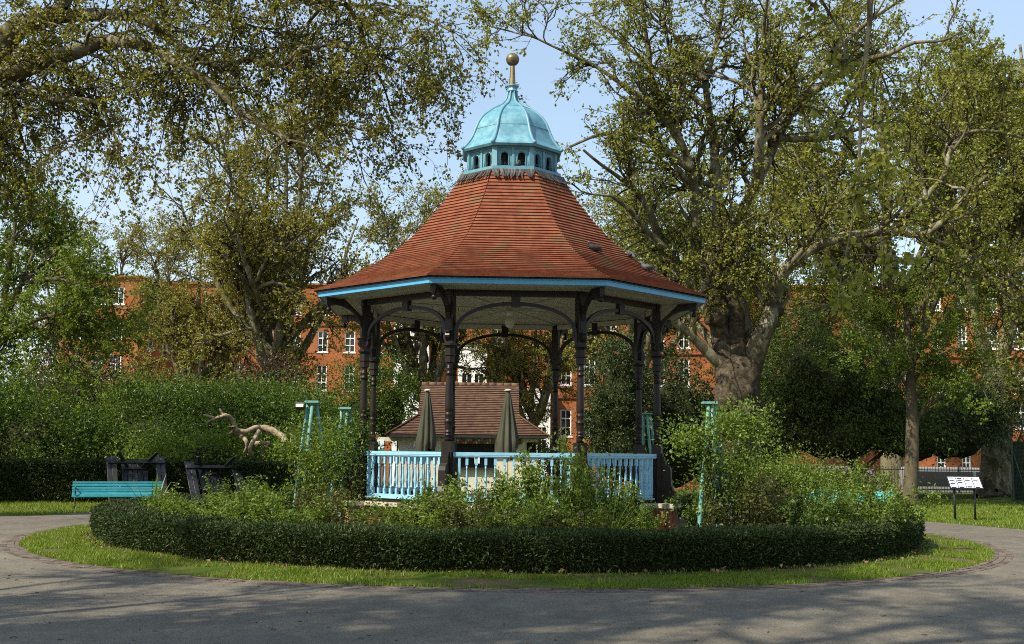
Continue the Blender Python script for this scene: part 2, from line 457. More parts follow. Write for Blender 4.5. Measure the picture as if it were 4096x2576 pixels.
class MB:
    """collects shapes; build() links them as one mesh object"""
    def __init__(s):
        s.v, s.f, s.sm = [], [], []

    def add(s, verts, faces, smooth=False, M=None):
        o = len(s.v)
        for p in verts:
            p = Vector(p)
            s.v.append(M @ p if M is not None else p)
        for f in faces:
            s.f.append([i + o for i in f])
            s.sm.append(smooth)
        return s

    def box(s, c, size, M=None, taper=1.0, rz=0.0):
        x, y, z = [q / 2 for q in size]
        vs_ = []
        for dz, k in ((-z, 1.0), (z, taper)):
            for dx, dy in ((-x, -y), (x, -y), (x, y), (-x, y)):
                a, b_ = dx * k, dy * k
                if rz:
                    a, b_ = a * math.cos(rz) - b_ * math.sin(rz), a * math.sin(rz) + b_ * math.cos(rz)
                vs_.append((c[0] + a, c[1] + b_, c[2] + dz))
        return s.add(vs_, [(3, 2, 1, 0), (4, 5, 6, 7), (0, 1, 5, 4), (1, 2, 6, 5), (2, 3, 7, 6), (3, 0, 4, 7)], M=M)

    def lathe(s, prof, n=16, c=(0, 0), M=None, smooth=True, phase=0.0, cap=True):
        vs_ = []
        for z, r in prof:
            for i in range(n):
                a = phase + 2 * PI * i / n
                vs_.append((c[0] + r * math.cos(a), c[1] + r * math.sin(a), z))
        fs = []
        for j in range(len(prof) - 1):
            for i in range(n):
                k = (i + 1) % n
                fs.append((j * n + i, j * n + k, (j + 1) * n + k, (j + 1) * n + i))
        s.add(vs_, fs, smooth, M)
        if cap:
            o = len(s.v) - len(vs_)
            s.f.append([o + i for i in range(n)][::-1]); s.sm.append(False)
            s.f.append([o + (len(prof) - 1) * n + i for i in range(n)]); s.sm.append(False)
        return s

    def tube(s, pts, rad, n=8, M=None, smooth=True):
        P = np.array(pts, float)
        k = len(P)
        rad = np.full(k, rad) if np.isscalar(rad) else np.array(rad, float)
        T = np.gradient(P, axis=0)
        T /= np.linalg.norm(T, axis=1)[:, None] + 1e-9
        ref = np.array([0.31, 0.47, 0.83]) if abs(T[0] @ np.array([0.31, 0.47, 0.83])) < 0.9 else np.array([0.9, -0.3, 0.1])
        A = np.cross(T, ref); A /= np.linalg.norm(A, axis=1)[:, None]
        B = np.cross(T, A)
        vs_ = []
        for j in range(k):
            for i in range(n):
                a = 2 * PI * i / n
                vs_.append(tuple(P[j] + rad[j] * (A[j] * math.cos(a) + B[j] * math.sin(a))))
        fs = [(j * n + i, j * n + (i + 1) % n, (j + 1) * n + (i + 1) % n, (j + 1) * n + i) for j in range(k - 1) for i in range(n)]
        s.add(vs_, fs, smooth, M)
        o = len(s.v) - len(vs_)
        s.f.append([o + i for i in range(n)][::-1]); s.sm.append(False)
        s.f.append([o + (k - 1) * n + i for i in range(n)]); s.sm.append(False)
        return s

    def prism(s, poly, h, M=None):
        """polygon (x, z) in the XZ plane, extruded h along Y, centred"""
        n = len(poly)
        vs_ = [(x, -h / 2, z) for x, z in poly] + [(x, h / 2, z) for x, z in poly]
        fs = [list(range(n)), list(range(2 * n - 1, n - 1, -1))]
        fs += [(i, i + n, (i + 1) % n + n, (i + 1) % n) for i in range(n)]
        return s.add(vs_, fs, M=M)

    def ball(s, c, r, n=12, m=8, squash=(1, 1, 1), M=None):
        vs_, fs = [], []
        for j in range(m + 1):
            th = PI * j / m
            for i in range(n):
                a = 2 * PI * i / n
                vs_.append((c[0] + r * squash[0] * math.sin(th) * math.cos(a), c[1] + r * squash[1] * math.sin(th) * math.sin(a), c[2] + r * squash[2] * math.cos(th)))
        for j in range(m):
            for i in range(n):
                k = (i + 1) % n
                fs.append((j * n + i, (j + 1) * n + i, (j + 1) * n + k, j * n + k))
        return s.add(vs_, fs, True, M)

    def mesh(s, name, mat):
        me = bpy.data.meshes.new(name)
        me.from_pydata([tuple(p) for p in s.v], [], s.f)
        me.polygons.foreach_set('use_smooth', s.sm)
        me.materials.append(MATS[mat])
        me.update()
        return me

    def build(s, name, mat, parent=None, loc=None, rot=None, bevel=0.0, kind=None):
        o = link(name, s.mesh(name, mat), parent, loc, rot)
        if bevel:
            b_ = o.modifiers.new('bevel', 'BEVEL')
            b_.width = bevel
            b_.segments = 1
            b_.limit_method = 'ANGLE'
        if kind: o['kind'] = kind
        return o


def frame_at(p, ang):
    """matrix placing local X along angle ang in plan, at p"""
    return Matrix.Translation(Vector(p)) @ Matrix.Rotation(ang, 4, 'Z')


def pieces(name, boxes, score, mat, parent, limit=300, rest_name=None):
    """boxes: list of 8x3 vertex arrays (bottom 4, top 4). The best-seen become parts of their own, the rest one joined part."""
    F = np.array([(3, 2, 1, 0), (4, 5, 6, 7), (0, 1, 5, 4), (1, 2, 6, 5), (2, 3, 7, 6), (3, 0, 4, 7)])
    order = np.argsort(-np.asarray(score))
    for i in order[:limit]:
        link(name, npmesh(name, boxes[i], F, mat), parent)
    rest = order[limit:]
    if len(rest):
        V = np.concatenate([boxes[i] for i in rest])
        FF = np.concatenate([F + 8 * j for j in range(len(rest))])
        o = link(rest_name or name + '_rest', npmesh(name, V, FF, mat), parent)
        o['kind'] = 'stuff'


# ------------------------------------------------------------------ growing things
def unit(a):
    return a / (np.linalg.norm(a, axis=-1, keepdims=True) + 1e-9)


def resample(poly, n):
    P = np.array(poly, float)
    d = np.r_[0, np.cumsum(np.linalg.norm(np.diff(P[:, :3], axis=0), axis=1))]
    # smooth through the given points
    tt = np.linspace(0, d[-1], n)
    out = np.stack([np.interp(tt, d, P[:, i]) for i in range(P.shape[1])], 1)
    for _ in range(max(1, n // (3 * len(P)))):
        out[1:-1] = 0.25 * out[:-2] + 0.5 * out[1:-1] + 0.25 * out[2:]
    return out


def tubes(P, Rd, k):
    """P (N,S,3), Rd (N,S) -> verts, quads"""
    n, s_, _ = P.shape
    T = unit(np.gradient(P, axis=1))
    ref = np.array([0.31, 0.47, 0.83])
    A = unit(np.cross(T, ref))
    B = np.cross(T, A)
    a = 2 * PI * np.arange(k) / k
    V = P[:, :, None] + Rd[:, :, None, None] * (A[:, :, None] * np.cos(a)[:, None] + B[:, :, None] * np.sin(a)[:, None])
    idx = np.arange(n * s_ * k).reshape(n, s_, k)
    i0, i1 = idx[:, :-1], idx[:, 1:]
    F = np.stack([i0, np.roll(i0, -1, 2), np.roll(i1, -1, 2), i1], -1).reshape(-1, 4)
    return V.reshape(-1, 3), F


def sprout(P, Rd, rng, M, S, L, ang=(0.5, 1.1), up=0.2, trop=0.0, wander=0.25, tmin=0.2, rmax=0.1, rmin=0.006, shrink=0.4):
    seg = np.linalg.norm(np.diff(P, axis=1), axis=2)
    w = seg.sum(1)
    i = rng.choice(len(P), M, p=w / w.sum())
    tt = rng.uniform(tmin, 1.0, M)
    x = tt * (P.shape[1] - 1)
    j = np.minimum(x.astype(int), P.shape[1] - 2)
    fr = (x - j)[:, None]
    o = P[i, j] * (1 - fr) + P[i, j + 1] * fr
    T = unit(P[i, j + 1] - P[i, j])
    r0 = np.minimum((Rd[i, j] * (1 - fr[:, 0]) + Rd[i, j + 1] * fr[:, 0]) * 0.75, rmax)
    q = unit(np.cross(T, rng.normal(size=(M, 3))))
    an = rng.uniform(ang[0], ang[1], M)[:, None]
    d = unit(T * np.cos(an) + q * np.sin(an) + np.array([0, 0, up]))
    ln = rng.uniform(L[0], L[1], M) * (1 - shrink * tt)
    st = (ln / (S - 1))[:, None]
    out = np.zeros((M, S, 3))
    out[:, 0] = o
    for s_ in range(1, S):
        d = unit(d + wander * rng.normal(size=(M, 3)) + np.array([0, 0, trop]))
        out[:, s_] = out[:, s_ - 1] + d * st
    rr = np.maximum(r0[:, None] * (1 - 0.8 * np.linspace(0, 1, S)[None]), rmin)
    return out, rr


def leaves(pos, rng, size, outward=None, aspect=0.75, droop=0.0, fold=0.25, upn=0.3):
    """one folded four-cornered leaf for each position"""
    n = len(pos)
    a = rng.normal(size=(n, 3)) + np.array([0, 0, -droop])
    if outward is not None:
        a = a + outward
    a = unit(a)
    nn = rng.normal(size=(n, 3)) * 0.8 + np.array([0, 0, upn])
    b = unit(np.cross(nn, a))
    c = np.cross(a, b)
    l = (size * rng.uniform(0.6, 1.25, n))[:, None]
    w = l * aspect * 0.5
    V = np.stack([pos, pos + a * l * 0.5 + b * w + c * l * fold, pos + a * l, pos + a * l * 0.5 - b * w + c * l * fold], 1)
    return V.reshape(-1, 3), np.arange(4 * n).reshape(n, 4)


def along(P, rng, m, tmin=0.15, jit=0.03):
    n, S, _ = P.shape
    t_ = rng.uniform(tmin, 1.0, (n, m)) * (S - 1)
    j = np.minimum(t_.astype(int), S - 2)
    f = (t_ - j)[..., None]
    I = np.arange(n)[:, None]
    p = P[I, j] * (1 - f) + P[I, j + 1] * f
    return p.reshape(-1, 3) + rng.normal(size=(n * m, 3)) * jit


def limb_mesh(limbs, k=12, step=0.3, rough=0.0, rs=2.0):
    """limbs: polylines of (x,y,z,r); returns verts, quads"""
    Vs, Fs, off = [], [], 0
    for lb in limbs:
        P = np.array(lb, float)
        ln = np.linalg.norm(np.diff(P[:, :3], axis=0), axis=1).sum()
        n = max(4, int(ln / step))
        Q = resample(P, n)
        V, F = tubes(Q[None, :, :3], Q[None, :, 3], k)
        if rough:
            ctr = np.repeat(Q[:, :3], k, axis=0)
            for i in range(len(V)):
                p = Vector(V[i]) * rs
                f = mnoise.noise(p) * 0.6 + mnoise.noise(p * 2.7) * 0.45 + mnoise.noise(p * 6) * 0.2
                V[i] = ctr[i] + (V[i] - ctr[i]) * (1 + rough * f)
        Vs.append(V); Fs.append(F + off); off += len(V)
    return np.concatenate(Vs), np.concatenate(Fs)


def make_tree(name, label, cat, base, limbs, levels, leaf, seed, bark='bark_plane', group=None, twig='twig', rough=0.0, k=10, extra=None, step=0.35, crown_name='crown', rs=2.0):
    """root at base; trunk (limbs and boughs), twigs and crown are its parts; coordinates given in world space"""
    rng = np.random.default_rng(seed)
    root = thing(name, label, cat, base, 0, group)
    b0 = np.array(base, float)
    V, F = limb_mesh(limbs, k, step, rough, rs)
    P = np.stack([resample(l, 14)[:, :3] for l in limbs])
    Rd = np.stack([resample(l, 14)[:, 3] for l in limbs])
    allP, allR = [(P, Rd)], []
    cur = (P, Rd)
    skip = levels[0].pop('from_limbs', None)
    if skip is not None:
        cur = (P[skip], Rd[skip])
    lv = []
    for L in levels:
        kk = L.pop('k', 4)
        src = L.pop('src', None)
        s0 = cur if src is None else (lv[src][0], lv[src][1])
        nw = sprout(s0[0], s0[1], rng, **L)
        lv.append((nw[0], nw[1], kk))
        cur = nw
    VV, FF, off = [V], [F], len(V)
    for P_, R_, kk in lv[:1]:
        v, f = tubes(P_, R_, kk)
        VV.append(v); FF.append(f + off); off += len(v)
    link('trunk', npmesh('trunk', np.concatenate(VV) - b0, np.concatenate(FF), bark, True), root)
    VV, FF, off = [], [], 0
    for P_, R_, kk in lv[1:]:
        v, f = tubes(P_, R_, kk)
        VV.append(v); FF.append(f + off); off += len(v)
    if VV:
        o = link('twigs', npmesh('twigs', np.concatenate(VV) - b0, np.concatenate(FF), twig, False), root)
        o['kind'] = 'stuff'
    pos = []
    for li, m_ in leaf['on']:
        pos.append(along(lv[li][0], rng, m_, leaf.get('tmin', 0.15), leaf.get('jit', 0.05)))
    pos = np.concatenate(pos)
    v, f = leaves(pos, rng, leaf['size'], droop=leaf.get('droop', 0.3), aspect=leaf.get('aspect', 0.85))
    o = link(crown_name, npmesh('crown', v - b0, f, leaf['mat']), root)
    o['kind'] = 'stuff'
    return root


def shrub_mesh(name, blobs, rng, n, size, mat, clump=0.22, nclump=60, droop=0.0, aspect=0.55, shell=(0.60, 1.06), low=-0.35):
    """leaf clumps spread over and inside a few ellipsoids (cx,cy,cz,rx,ry,rz)"""
    pos, outw = [], []
    vol = np.array([b_[3] * b_[5] + b_[4] * b_[5] for b_ in blobs]); vol = vol / vol.sum()
    for b_, w in zip(blobs, vol):
        c = np.array(b_[:3]); r = np.array(b_[3:])
        k = max(6, int(nclump * w * len(blobs)))
        d = unit(rng.normal(size=(k * 2, 3)))
        d = d[d[:, 2] > low][:k]
        cc = c + d * r * rng.uniform(shell[0], shell[1], (len(d), 1))
        m_ = max(1, int(n * w / len(d)))
        sc = rng.uniform(0.5, 1.5, (len(d), 1, 1))
        p = cc[:, None] + rng.normal(size=(len(d), m_, 3)) * clump * sc * np.array([1, 1, 0.75])
        pos.append(p.reshape(-1, 3))
        outw.append(np.repeat(d, m_, 0))
    pos = np.concatenate(pos); outw = np.concatenate(outw)
    ok = pos[:, 2] > 0.02
    v, f = leaves(pos[ok], rng, size, outw[ok] * 0.9, aspect, droop)
    return npmesh(name, v, f, mat)


def core_mesh(name, blobs, mat='dark_green_brown', k=0.60, seed=0):
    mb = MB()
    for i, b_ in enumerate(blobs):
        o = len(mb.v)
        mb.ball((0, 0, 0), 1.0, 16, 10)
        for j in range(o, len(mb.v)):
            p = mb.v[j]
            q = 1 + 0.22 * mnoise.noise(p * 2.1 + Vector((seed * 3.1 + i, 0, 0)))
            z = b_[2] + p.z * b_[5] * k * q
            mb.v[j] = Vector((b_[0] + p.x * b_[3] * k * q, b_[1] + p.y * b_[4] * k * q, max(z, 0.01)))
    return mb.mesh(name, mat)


def shrub(name, label, cat, blobs, n, size, mat, seed, group=None, core=0.42, base=None, **kw):
    rng = np.random.default_rng(seed)
    base = base or (blobs[0][0], blobs[0][1], 0)
    root = thing(name, label, cat, base, 0, group)
    lb = [(b_[0] - base[0], b_[1] - base[1], b_[2], b_[3], b_[4], b_[5]) for b_ in blobs]
    o = link('foliage', shrub_mesh('foliage', lb, rng, n, size, mat, **kw), root)
    o['kind'] = 'stuff'
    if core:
        link('inner_core', core_mesh('inner_core', lb, k=core, seed=seed), root)  # solid dark lumps that stop the view through the leaves
    return root
# ------------------------------------------------------------------ ground, path, island
BX, BY, BROT = -0.049, 23.8, 0.0402        # bandstand axis and turn
RC, RE = 3.130, 4.099                      # column ring, eaves corner radius


def disc(r, z, n=128, rin=0.0, wob=0.0):
    vs_, fs = [], []
    rings = 10
    for j in range(rings + 1):
        rr = rin + (r - rin) * j / rings
        for i in range(n):
            a = 2 * PI * i / n
            k = 1 + (wob * mnoise.noise(Vector((math.cos(a) * 6, math.sin(a) * 6, 1.7))) if j == rings else 0)
            vs_.append((BX + rr * k * math.cos(a), BY + rr * k * math.sin(a), z(rr) if callable(z) else z))
    for j in range(rings):
        for i in range(n):
            k = (i + 1) % n
            fs.append((j * n + i, (j + 1) * n + i, (j + 1) * n + k, j * n + k))
    return vs_, fs


# the park is level; beyond the railings the street lies a metre lower
tag(MB().add([(x, y, z) for y, z in ((-300, 0), (53, 0), (54.4, -1.0), (900, -1.0)) for x in (-500, 500)], [(0, 1, 3, 2), (2, 3, 5, 4), (4, 5, 7, 6)]).build('ground', 'turf'), kind='structure')
tag(MB().add([(-200, 54.8, -.996), (200, 54.8, -.996), (200, 79, -.996), (-200, 79, -.996)], [(0, 1, 2, 3)]).build('street', 'asphalt'), kind='structure')
arc = [(BX + 12.45 * math.cos(a), BY + 12.45 * math.sin(a)) for a in np.linspace(R(17), R(157), 60)]
poly = [(-60, -60), (60, -60), (60, 26.0), (15, 26.6)] + arc + [(-13.6, 28.55), (-60, 27.6)]
tag(MB().add([(x, y, 0.006) for x, y in poly], [tuple(range(len(poly)))]).build('path', 'asphalt'), kind='structure')
tag(MB().add(*disc(9.14, lambda r: 0.015 + 0.055 * min(1, max(0, (9.14 - r) / 1.0)), rin=0.0)).build('verge', 'turf'), kind='structure')
tag(MB().add(*disc(7.95, lambda r: 0.078 + 0.02 * math.sin(r * 2.3), wob=0.03)).build('flower_bed', 'soil'), kind='structure')

edging = empty('brick_edging', (0, 0, 0))
edging['kind'] = 'structure'
bx, sc_ = [], []
rng = np.random.default_rng(5)
for c_, r in enumerate((9.215, 9.33, 9.445)):
    n = int(2 * PI * r / 0.215)
    for i in range(n):
        a0 = 2 * PI * (i + 0.5 * (c_ % 2)) / n
        da = 2 * PI / n * 0.47
        zt = 0.017 + rng.uniform(-0.004, 0.004) - 0.003 * c_
        r0, r1 = r - 0.052, r + 0.052
        jt = rng.uniform(-0.003, 0.003)
        q = [(r0, a0 - da), (r1, a0 - da), (r1, a0 + da), (r0, a0 + da)]
        v = [(BX + (rr + jt) * math.cos(a), BY + (rr + jt) * math.sin(a), z) for z in (-0.03, zt) for rr, a in q]
        bx.append(np.array(v))
        sc_.append(-np.linalg.norm(np.mean(v, 0)))
pieces('brick', bx, sc_, 'edging_brick', edging, 300, 'bricks_at_far_side')

# short turf on the verge and the lawns
def grass(name, label, P, rng, h, w=0.006):
    n = len(P)
    a = rng.uniform(0, 2 * PI, n)
    lean = rng.normal(size=(n, 2)) * 0.45
    hh = h * rng.uniform(0.5, 1.35, n)
    dx, dy = np.cos(a) * w, np.sin(a) * w
    z0 = P[:, 2]
    V = np.stack([np.stack([P[:, 0] - dx, P[:, 1] - dy, z0], 1), np.stack([P[:, 0] + dx, P[:, 1] + dy, z0], 1),
                  np.stack([P[:, 0] + lean[:, 0] * hh, P[:, 1] + lean[:, 1] * hh, z0 + hh], 1)], 1).reshape(-1, 3)
    return tag(link(name, npmesh(name, V, np.arange(3 * n).reshape(n, 3), 'grass_blade')), label, 'grass', None, 'stuff')


def turf_mask(P, s, lo):
    return np.array([mnoise.fractal(Vector((x * s, y * s, 3.3)), 1.0, 2.0, 3) > lo for x, y in P[:, :2]])


rng = np.random.default_rng(11)
n = 75000
a = np.where(rng.random(n) < 0.86, rng.uniform(-PI * 1.03, PI * 0.03, n), rng.uniform(0, PI, n))
r = np.sqrt(rng.uniform(7.75 ** 2, 9.2 ** 2, n))
P = np.stack([BX + r * np.cos(a), BY + r * np.sin(a), np.full(n, 0.015) + 0.055 * np.clip((9.14 - r) / 1.0, 0, 1)], 1)
P = P[turf_mask(P, 0.9, -0.28) & ((r > 8.05 + 0.2 * np.sin(a * 17) + 0.35 * (a > -PI / 2)) | (rng.random(n) < 0.12))]
grass('verge_grass', 'short bright grass on the ring around the clipped hedge', P, rng, 0.05, 0.007)
n = 42000
x = rng.uniform(9.5, 17.5, n); y = rng.uniform(26.4, 44, n)
P = np.stack([x, y, np.zeros(n)], 1)
P = P[(np.hypot(x - BX, y - BY) > 12.5) & (x < y * 0.47 + 1)]
grass('lawn_grass', 'sunlit mown grass beneath the information board', P, rng, 0.07, 0.012)
n = 26000
x = rng.uniform(-17, -4, n); y = rng.uniform(28.2, 34.5, n)
P = np.stack([x, y, np.zeros(n)], 1)
P = P[(np.hypot(x - BX, y - BY) > 12.5) & ((y > 28.6) | (x > -13.4)) & (x > -y * 0.47 - 1)]
grass('shaded_grass', 'dim strip of grass under the turquoise bench', P, rng, 0.08, 0.012)

# ------------------------------------------------------------------ bandstand
band = thing('bandstand', 'octagonal bandstand with red tiled roof, green domed lantern and pale blue balustrade', 'bandstand', (BX, BY, 0), BROT)


def ca(k):
    return R(-90 + 22.5 + 45 * k)


def cp(k, r, z=0.0):
    return Vector((r * math.cos(ca(k)), r * math.sin(ca(k)), z))


def ring_prism(mb, r0, r1, z0, z1, kset=range(8)):
    """octagonal ring of rectangular section, from inner corner radius r0 to outer r1"""
    for k in kset:
        A = [cp(k, r0, z0), cp(k, r1, z0), cp(k, r1, z1), cp(k, r0, z1)]
        B = [cp(k + 1, r0, z0), cp(k + 1, r1, z0), cp(k + 1, r1, z1), cp(k + 1, r0, z1)]
        mb.add(A + B, [(0, 4, 5, 1), (1, 5, 6, 2), (2, 6, 7, 3), (3, 7, 4, 0)])
    return mb


# plinth: mortar body with separate bricks, piers under the columns, stone coping
plinth = empty('plinth', parent=band)
mb = MB()
mb.add([cp(k, 3.16, z) for z in (0, 0.64) for k in range(8)], [tuple(range(8, 16))] + [(k, (k + 1) % 8, (k + 1) % 8 + 8, k + 8) for k in range(8)])
for k in range(8):
    mb.box((3.20, 0, 0.32), (0.50, 0.56, 0.638), M=Matrix.Rotation(ca(k), 4, 'Z'))
mb.build('mortar_body', 'mortar', plinth)
bx, sc_ = [], []
bxy, scy = [], []
camv = Vector((0, 0, 1.75))
Mw = Matrix.Translation((BX, BY, 0)) @ Matrix.Rotation(BROT, 4, 'Z')
rng = np.random.default_rng(3)


def brick_wall(M, x0, x1, h, store, score, t=0.02):
    rows = int(h / 0.075)
    for j in range(rows):
        x = x0 - (0.112 if j % 2 else 0)
        while x < x1:
            a0, a1 = max(x, x0), min(x + 0.215, x1)
            if a1 - a0 > 0.03:
                d = t + rng.uniform(-0.004, 0.006)
                z0, z1 = j * 0.075 + 0.005, j * 0.075 + 0.068
                v = [M @ Vector((xx, yy, z)) for z in (z0, z1) for xx, yy in ((a0, 0.0), (a1 - 0.01, 0.0), (a1 - 0.01, -d), (a0, -d))]
                store.append(np.array(v))
                c = Mw @ v[3]
                nrm = (Mw.to_3x3() @ M.to_3x3() @ Vector((0, -1, 0)))
                score.append(max(0.0, nrm.dot((camv - c).normalized())) * (a1 - a0) / (camv - c).length + z0 * 1e-3)
            x += 0.225


for k in range(8):
    A, B = cp(k, 3.16), cp(k + 1, 3.16)
    ang = math.atan2(B.y - A.y, B.x - A.x)
    L = (B - A).length
    brick_wall(Matrix.Translation(A) @ Matrix.Rotation(ang, 4, 'Z'), 0.3, L - 0.3, 0.60, bx, sc_)
    Mp = Matrix.Rotation(ca(k), 4, 'Z')
    st = (bxy, scy) if k == 6 else (bx, sc_)
    brick_wall(Mp @ Matrix.Translation((3.45, 0, 0)) @ Matrix.Rotation(R(90), 4, 'Z'), -0.28, 0.28, 0.60, *st)
    brick_wall(Mp @ Matrix.Translation((3.2, -0.28, 0)), -0.2, 0.25, 0.60, *st)
    brick_wall(Mp @ Matrix.Translation((3.2, 0.28, 0)) @ Matrix.Rotation(PI, 4, 'Z'), -0.25, 0.2, 0.60, *st)
pieces('brick', bx, sc_, 'brick', plinth, 280, 'bricks_out_of_sight')
pieces('yellow_brick', bxy, scy, 'yellow_brick', plinth, 40)
for k in range(8):
    mb = MB()
    A, B = cp(k, 3.13), cp(k + 1, 3.13)
    ang = math.atan2(B.y - A.y, B.x - A.x)
    L = (B - A).length
    M = Matrix.Translation((A + B) / 2) @ Matrix.Rotation(ang, 4, 'Z')
    mb.box((0, -0.02, 0.685), (L - 0.62, 0.34, 0.088), M=M)
    mb.build('coping_stone', 'stone', plinth, bevel=0.015)
    mb = MB()
    mb.box((3.235, 0, 0.687), (0.60, 0.68, 0.094), M=Matrix.Rotation(ca(k), 4, 'Z'))
    mb.box((3.22, 0, 0.64), (0.52, 0.60, 0.02), M=Matrix.Rotation(ca(k), 4, 'Z'))
    mb.build('pier_cap', 'stone', plinth, bevel=0.02)
MB().add([cp(k, 3.05, 0.70) for k in range(8)], [tuple(range(8))]).build('floor', 'deck_boards', band)

# columns
ped = MB().box((0, 0, (0.73 + 1.878) / 2), (0.19, 0.19, 1.878 - 0.73)).mesh('pedestal', 'brown_paint')
shaft = MB().lathe([(1.876, .068), (1.93, .073), (1.975, .066), (1.985, .076), (2.0, .076), (2.01, .062), (2.03, .062), (2.04, .071), (2.055, .071), (2.06, .060), (2.10, .066),
                    (2.17, .074), (2.22, .074), (2.23, .081), (2.25, .081), (2.255, .070), (2.28, .066), (2.33, .070), (2.36, .077), (2.385, .077), (2.39, .062), (2.41, .060),
                    (2.44, .069), (2.48, .073), (2.56, .073), (2.8, .067), (3.05, .058), (3.09, .055), (3.095, .066), (3.125, .066), (3.13, .056), (3.17, .058), (3.195, .067),
                    (3.22, .067), (3.225, .056), (3.28, .060), (3.315, .064)], 16).mesh('shaft', 'brown_paint')
cap = MB().lathe([(3.31, .088), (3.425, .088), (3.43, .100), (3.438, .106), (3.455, .106), (3.46, .090), (3.57, .090), (3.60, .105), (3.62, .13), (3.655, .13), (3.66, .10)], 8, smooth=False, phase=R(22.5)).mesh('capital', 'brown_paint')
post = MB().box((0, 0, (3.655 + 4.64) / 2), (0.155, 0.155, 4.64 - 3.655))
post.box((0.078, 0, 4.22), (0.02, 0.10, 0.60)).box((0.078, 0, 3.80), (0.022, 0.09, 0.10))
post = post.mesh('post', 'brown_paint')
con_out = MB().prism([(0.08, 1.69), (.125, 1.69), (.125, 1.63), (.15, 1.625), (.15, 1.56), (.175, 1.555), (.175, 1.49), (.225, 1.47), (.262, 1.43), (.28, 1.36), (.282, 1.18), (.292, 1.08),
                      (.325, .985), (.385, .925), (.44, .90), (.455, .86), (.455, .732), (.08, .732)], 0.135).mesh('console', 'brown_paint')
con_side = MB().prism([(.08, 1.60), (.11, 1.52), (.15, 1.47), (.165, 1.39), (.15, 1.22), (.155, 1.02), (.19, .91), (.22, .88), (.22, .732), (.08, .732)], 0.10).mesh('console', 'brown_paint')
corb = [(.07, 3.70), (.10, 3.715), (.135, 3.76), (.145, 3.80), (.13, 3.835), (.125, 3.85), (.16, 3.86), (.16, 3.888), (.07, 3.888)]
corbel = MB().prism(corb, 0.085).mesh('corbel', 'brown_paint')
brk = MB().prism([(.07, 3.93), (.085, 4.08), (.13, 4.22), (.21, 4.34), (.33, 4.435), (.47, 4.495), (.66, 4.525), (.66, 4.64), (.44, 4.635), (.07, 4.30)], 0.075).mesh('eaves_bracket', 'brown_paint')
pend = MB().box((.735, 0, 4.572), (.15, .10, .14)).box((.75, 0, 4.49), (.07, .06, .03)).lathe([(4.40, .012), (4.47, .022), (4.49, .03)], 8, c=(.75, 0)).ball((.75, 0, 4.418), .05).mesh('pendant', 'brown_paint')
for k in range(8):
    c_ = empty('column', cp(k, RC), ca(k), band)
    link('pedestal', ped, c_); link('shaft', shaft, c_); link('capital', cap, c_); link('post', post, c_)
    link('console', con_out, c_)
    link('corbel', corbel, c_)
    for sgn in (1, -1):
        a = sgn * (PI / 2 + R(22.5))
        link('console', con_side, c_, rot=(0, 0, a))
        link('corbel', corbel, c_, rot=(0, 0, a))
    link('eaves_bracket', brk, c_)
    link('pendant', pend, c_)

# arches, keystones, ring beam
half = RC * math.sin(R(22.5))
mb = MB()
aw, prof = half - 0.075, []
for th in np.linspace(0, PI, 41):
    prof.append((aw * math.cos(th), 3.885 + 0.555 * math.sin(th) ** 0.92, (aw - .068) * math.cos(th), 3.885 + 0.487 * math.sin(th) ** 0.92))
for i in range(40):
    a_, b_ = prof[i], prof[i + 1]
    vs_ = []
    for (xo, zo, xi, zi) in (a_, b_):
        vs_ += [(xo, -.032, zo), (xo, .032, zo), (xi, .032, zi), (xi, -.032, zi)]
    mb.add(vs_, [(0, 1, 5, 4), (1, 2, 6, 5), (2, 3, 7, 6), (3, 0, 4, 7)])
arch = mb.mesh('arch', 'brown_paint')
key = MB().prism([(-.075, 4.36), (.075, 4.36), (.085, 4.62), (-.085, 4.62)], 0.10).box((0, 0, 4.355), (.17, .12, .03)).mesh('keystone', 'brown_paint')
beam = MB().box((0, -.028, 4.588), (2 * half - .10, .055, .112)).mesh('beam', 'brown_paint')
lining = MB().box((0, .025, 4.585), (2 * half - .10, .048, .104)).mesh('beam_lining', 'cream_paint')
bal_prof = [(1.0, .0), (1.0, .024), (1.09, .024), (1.10, .018), (1.115, .018), (1.12, .023), (1.135, .023), (1.14, .016), (1.16, .014), (1.21, .023), (1.28, .027), (1.34, .022), (1.44, .014), (1.50, .013), (1.51, .019), (1.525, .019), (1.53, .014), (1.55, .018), (1.57, .024)]
bm_ = MB().lathe([(z - 0.11, r) for z, r in bal_prof], 8)
bm_.box((0, 0, .935), (.05, .05, .12)).box((0, 0, 1.53), (.05, .05, .15))
bal = bm_.mesh('baluster', 'rail_paint')
toprail = MB().box((0, 0, 1.66), (2 * half - .19, .11, .05)).box((0, 0, 1.612), (2 * half - .19, .075, .04)).box((0, -.046, 1.62), (2 * half - .19, .015, .02)).mesh('top_rail', 'rail_paint')
botrail = MB().box((0, 0, .855), (2 * half - .32, .085, .055)).box((0, 0, .815), (2 * half - .32, .11, .03)).mesh('bottom_rail', 'rail_paint')
kick = MB().box((0, .01, .766), (2 * half - .2, .06, .07)).mesh('sill_board', 'brown_paint')
hp = MB().box((0, 0, 1.24), (.045, .06, .70)).mesh('end_baluster', 'rail_paint')
